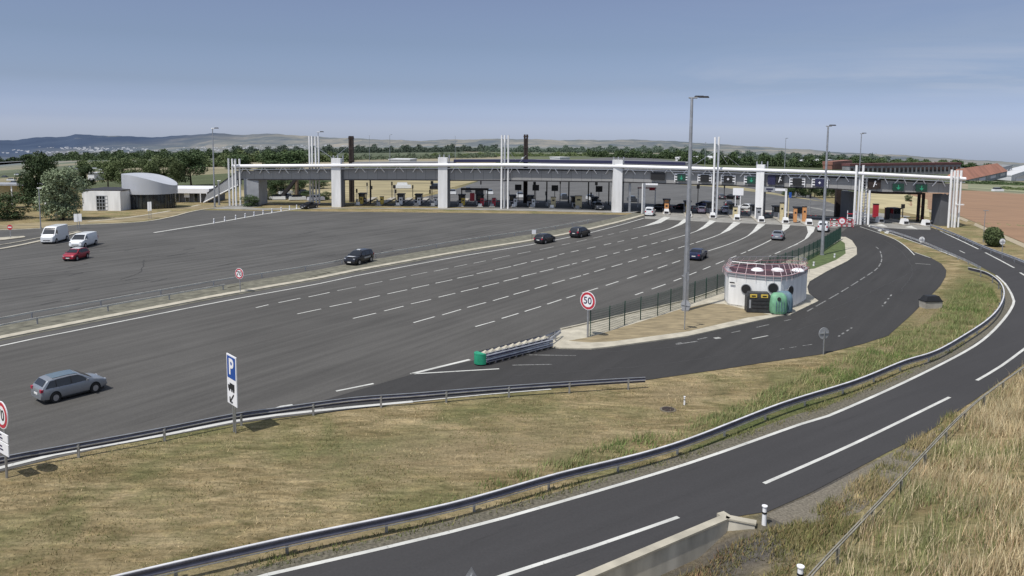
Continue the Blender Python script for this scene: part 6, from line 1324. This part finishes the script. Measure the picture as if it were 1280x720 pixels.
# ------------------------------------------------------------------ grass
def scatter(name, poly, n, hmin, hmax, wd, cols, label, lean=.35, jit=1.0, clump=0, seed=1, kindlabel='grass', maskf=None, zoff=0):
    r_ = np.random.default_rng(seed); W_ = np.array([tuple(G(x, y)[:2]) for x, y in poly]); lo_, hi_ = W_.min(0), W_.max(0)
    P = r_.uniform(lo_, hi_, (int(n*4.5), 2)); P = P[inpoly(P[:, 0], P[:, 1], [tuple(q) for q in W_])]
    if clump:
        nz = np.sin(P[:, 0]*1.3+2*np.sin(P[:, 1]*.7))*np.sin(P[:, 1]*1.7+1.5*np.sin(P[:, 0]*.9)); P = P[r_.uniform(0, 1, len(P)) < np.clip(.5+clump*nz, 0.03, 1)]
    P = P[:n]; k = len(P); z = ground_z(P)+zoff
    h = r_.uniform(hmin, hmax, k)*(1+.25*np.sin(P[:, 0]*.8)*np.sin(P[:, 1]*.6)); a = r_.uniform(0, 2*np.pi, k); ln = r_.normal(0, lean, (k, 2))*h[:, None]+np.array([.12, .05])*h[:, None]
    du = np.column_stack([np.cos(a), np.sin(a)])*wd/2*r_.uniform(.6, 1.4, k)[:, None]
    B = np.column_stack([P, z-.02]); v0 = B.copy(); v0[:, :2] -= du; v1 = B.copy(); v1[:, :2] += du; v2 = B.copy(); v2[:, :2] += ln; v2[:, 2] += h
    V = np.stack([v0, v1, v2], 1).reshape(-1, 3); me = bpy.data.meshes.new(name); me.vertices.add(3*k); me.vertices.foreach_set('co', V.ravel()); me.loops.add(3*k); me.loops.foreach_set('vertex_index', np.arange(3*k, dtype=np.int32)); me.polygons.add(k); me.polygons.foreach_set('loop_start', np.arange(0, 3*k, 3, dtype=np.int32)); me.update(calc_edges=True)
    C = np.array(cols); sel = (np.clip((np.sin(P[:, 0]*.55+np.sin(P[:, 1]*.35)*2)+1)/2*.6+r_.uniform(0, .55, k), 0, .999)*len(C)).astype(int); c_ = C[sel]*r_.uniform(.7, 1.3, k)[:, None]; c4 = np.ones((k, 3, 4)); c4[:, :, :3] = c_[:, None, :]; c4[:, 2, :3] *= 1.25
    ca = me.color_attributes.new('col', 'FLOAT_COLOR', 'POINT'); ca.data.foreach_set('color', c4.ravel()); me.materials.append(M_blade)
    o = bpy.data.objects.new(name, me); col.objects.link(o); return tag(o, label, kindlabel, kind='stuff')
verge_poly = [(-40, 600), (0, 592), (131, 560), (203, 547), (345, 526), (603, 499), (811, 480), (950, 459), (1079, 436), (1142, 402), (1186, 350), (1200, 345), (1240, 360), (1248, 378), (1230, 400), (1171, 447), (1070, 484), (977, 514), (842, 565), (697, 604), (560, 642), (350, 688), (60, 757), (-60, 760)]
straw_c = [(.30, .23, .13), (.42, .34, .21), (.19, .155, .08), (.11, .13, .045), (.27, .21, .115), (.15, .15, .065)]
scatter('verge_grass', verge_poly, 150000, .04, .13, .035, straw_c, 'mown dry grass with green patches covering the verge', .6, clump=.4, seed=3)
scatter('verge_weeds', [(520, 645), (697, 600), (842, 558), (977, 508), (1070, 478), (1171, 440), (1235, 402), (1250, 380), (1240, 362), (1215, 350), (1190, 372), (1150, 410), (1060, 447), (960, 488), (900, 515), (820, 540), (690, 577), (560, 615)], 120000, .12, .50, .04, [(.10, .15, .05), (.14, .19, .065), (.28, .26, .14), (.16, .20, .08)], 'taller green weeds along the inside of the ramp guardrail', .35, clump=.55, seed=4, kindlabel='weeds')
scatter('ramp_edge_grass', [(150, 745), (350, 694), (560, 646), (697, 609), (860, 563), (1000, 514), (1130, 463), (1206, 424), (1206, 432), (1130, 472), (1000, 524), (860, 574), (697, 622), (560, 659), (350, 709), (150, 758)], 60000, .06, .26, .045, [(.10, .13, .045), (.20, .18, .09), (.14, .15, .06), (.12, .14, .05)], 'thin rough grass between the ramp guardrail and white line', .4, clump=.5, seed=5)
bank = [(1012, 745), (1025, 718), (1105, 632), (1212, 517), (1282, 463), (1420, 385), (1600, 420), (1600, 900), (950, 900)]
scatter('bank_grass', bank, 170000, .22, 1.0, .032, [(.48, .41, .26), (.56, .49, .33), (.36, .30, .18), (.40, .30, .19), (.17, .19, .08), (.54, .46, .31), (.22, .23, .11)], 'tall dry straw-coloured grass covering the bank at lower right', .26, clump=.62, seed=6)
scatter('bank_foot_grass', [(1000, 725), (1060, 665), (1120, 600), (1205, 515), (1190, 514), (1140, 553), (1085, 592), (1025, 632), (985, 660)], 26000, .10, .42, .038, [(.24, .21, .11), (.14, .15, .06), (.32, .26, .15)], 'mixed weeds at the foot of the bank beside the thin rail', .35, clump=.55, seed=7)
scatter('pit_weeds', [(800, 745), (830, 702), (900, 668), (950, 662), (1000, 652), (1060, 625), (1040, 665), (990, 705), (985, 740), (930, 770)], 11000, .06, .34, .045, [(.17, .17, .07), (.25, .20, .10), (.12, .12, .06), (.22, .14, .09), (.28, .24, .13)], 'scrubby yellow-green weeds around the bare earth by the concrete wall', .45, clump=.7, seed=8, kindlabel='weeds')
lawn = [(300, 255), (262, 259.5), (237, 264), (212, 270), (175, 276), (100, 280), (50, 284), (0, 286.5), (-60, 290), (-60, 268), (100, 266), (200, 262), (262, 256)]
poly_sheet('left_lawn', lawn, .015, mat('left_dry_lawn', (.22, .18, .105), .95, var=.45, scale=.25, bump=.4, stretch=(.5, 1.5, 1)))
line2 = MB(); ribbon(line2, gp([(110, 277), (160, 272), (205, 265), (250, 256)], step=2), .9, .03); tag(line2.build('left_footpath', M_kerb), kind='structure')
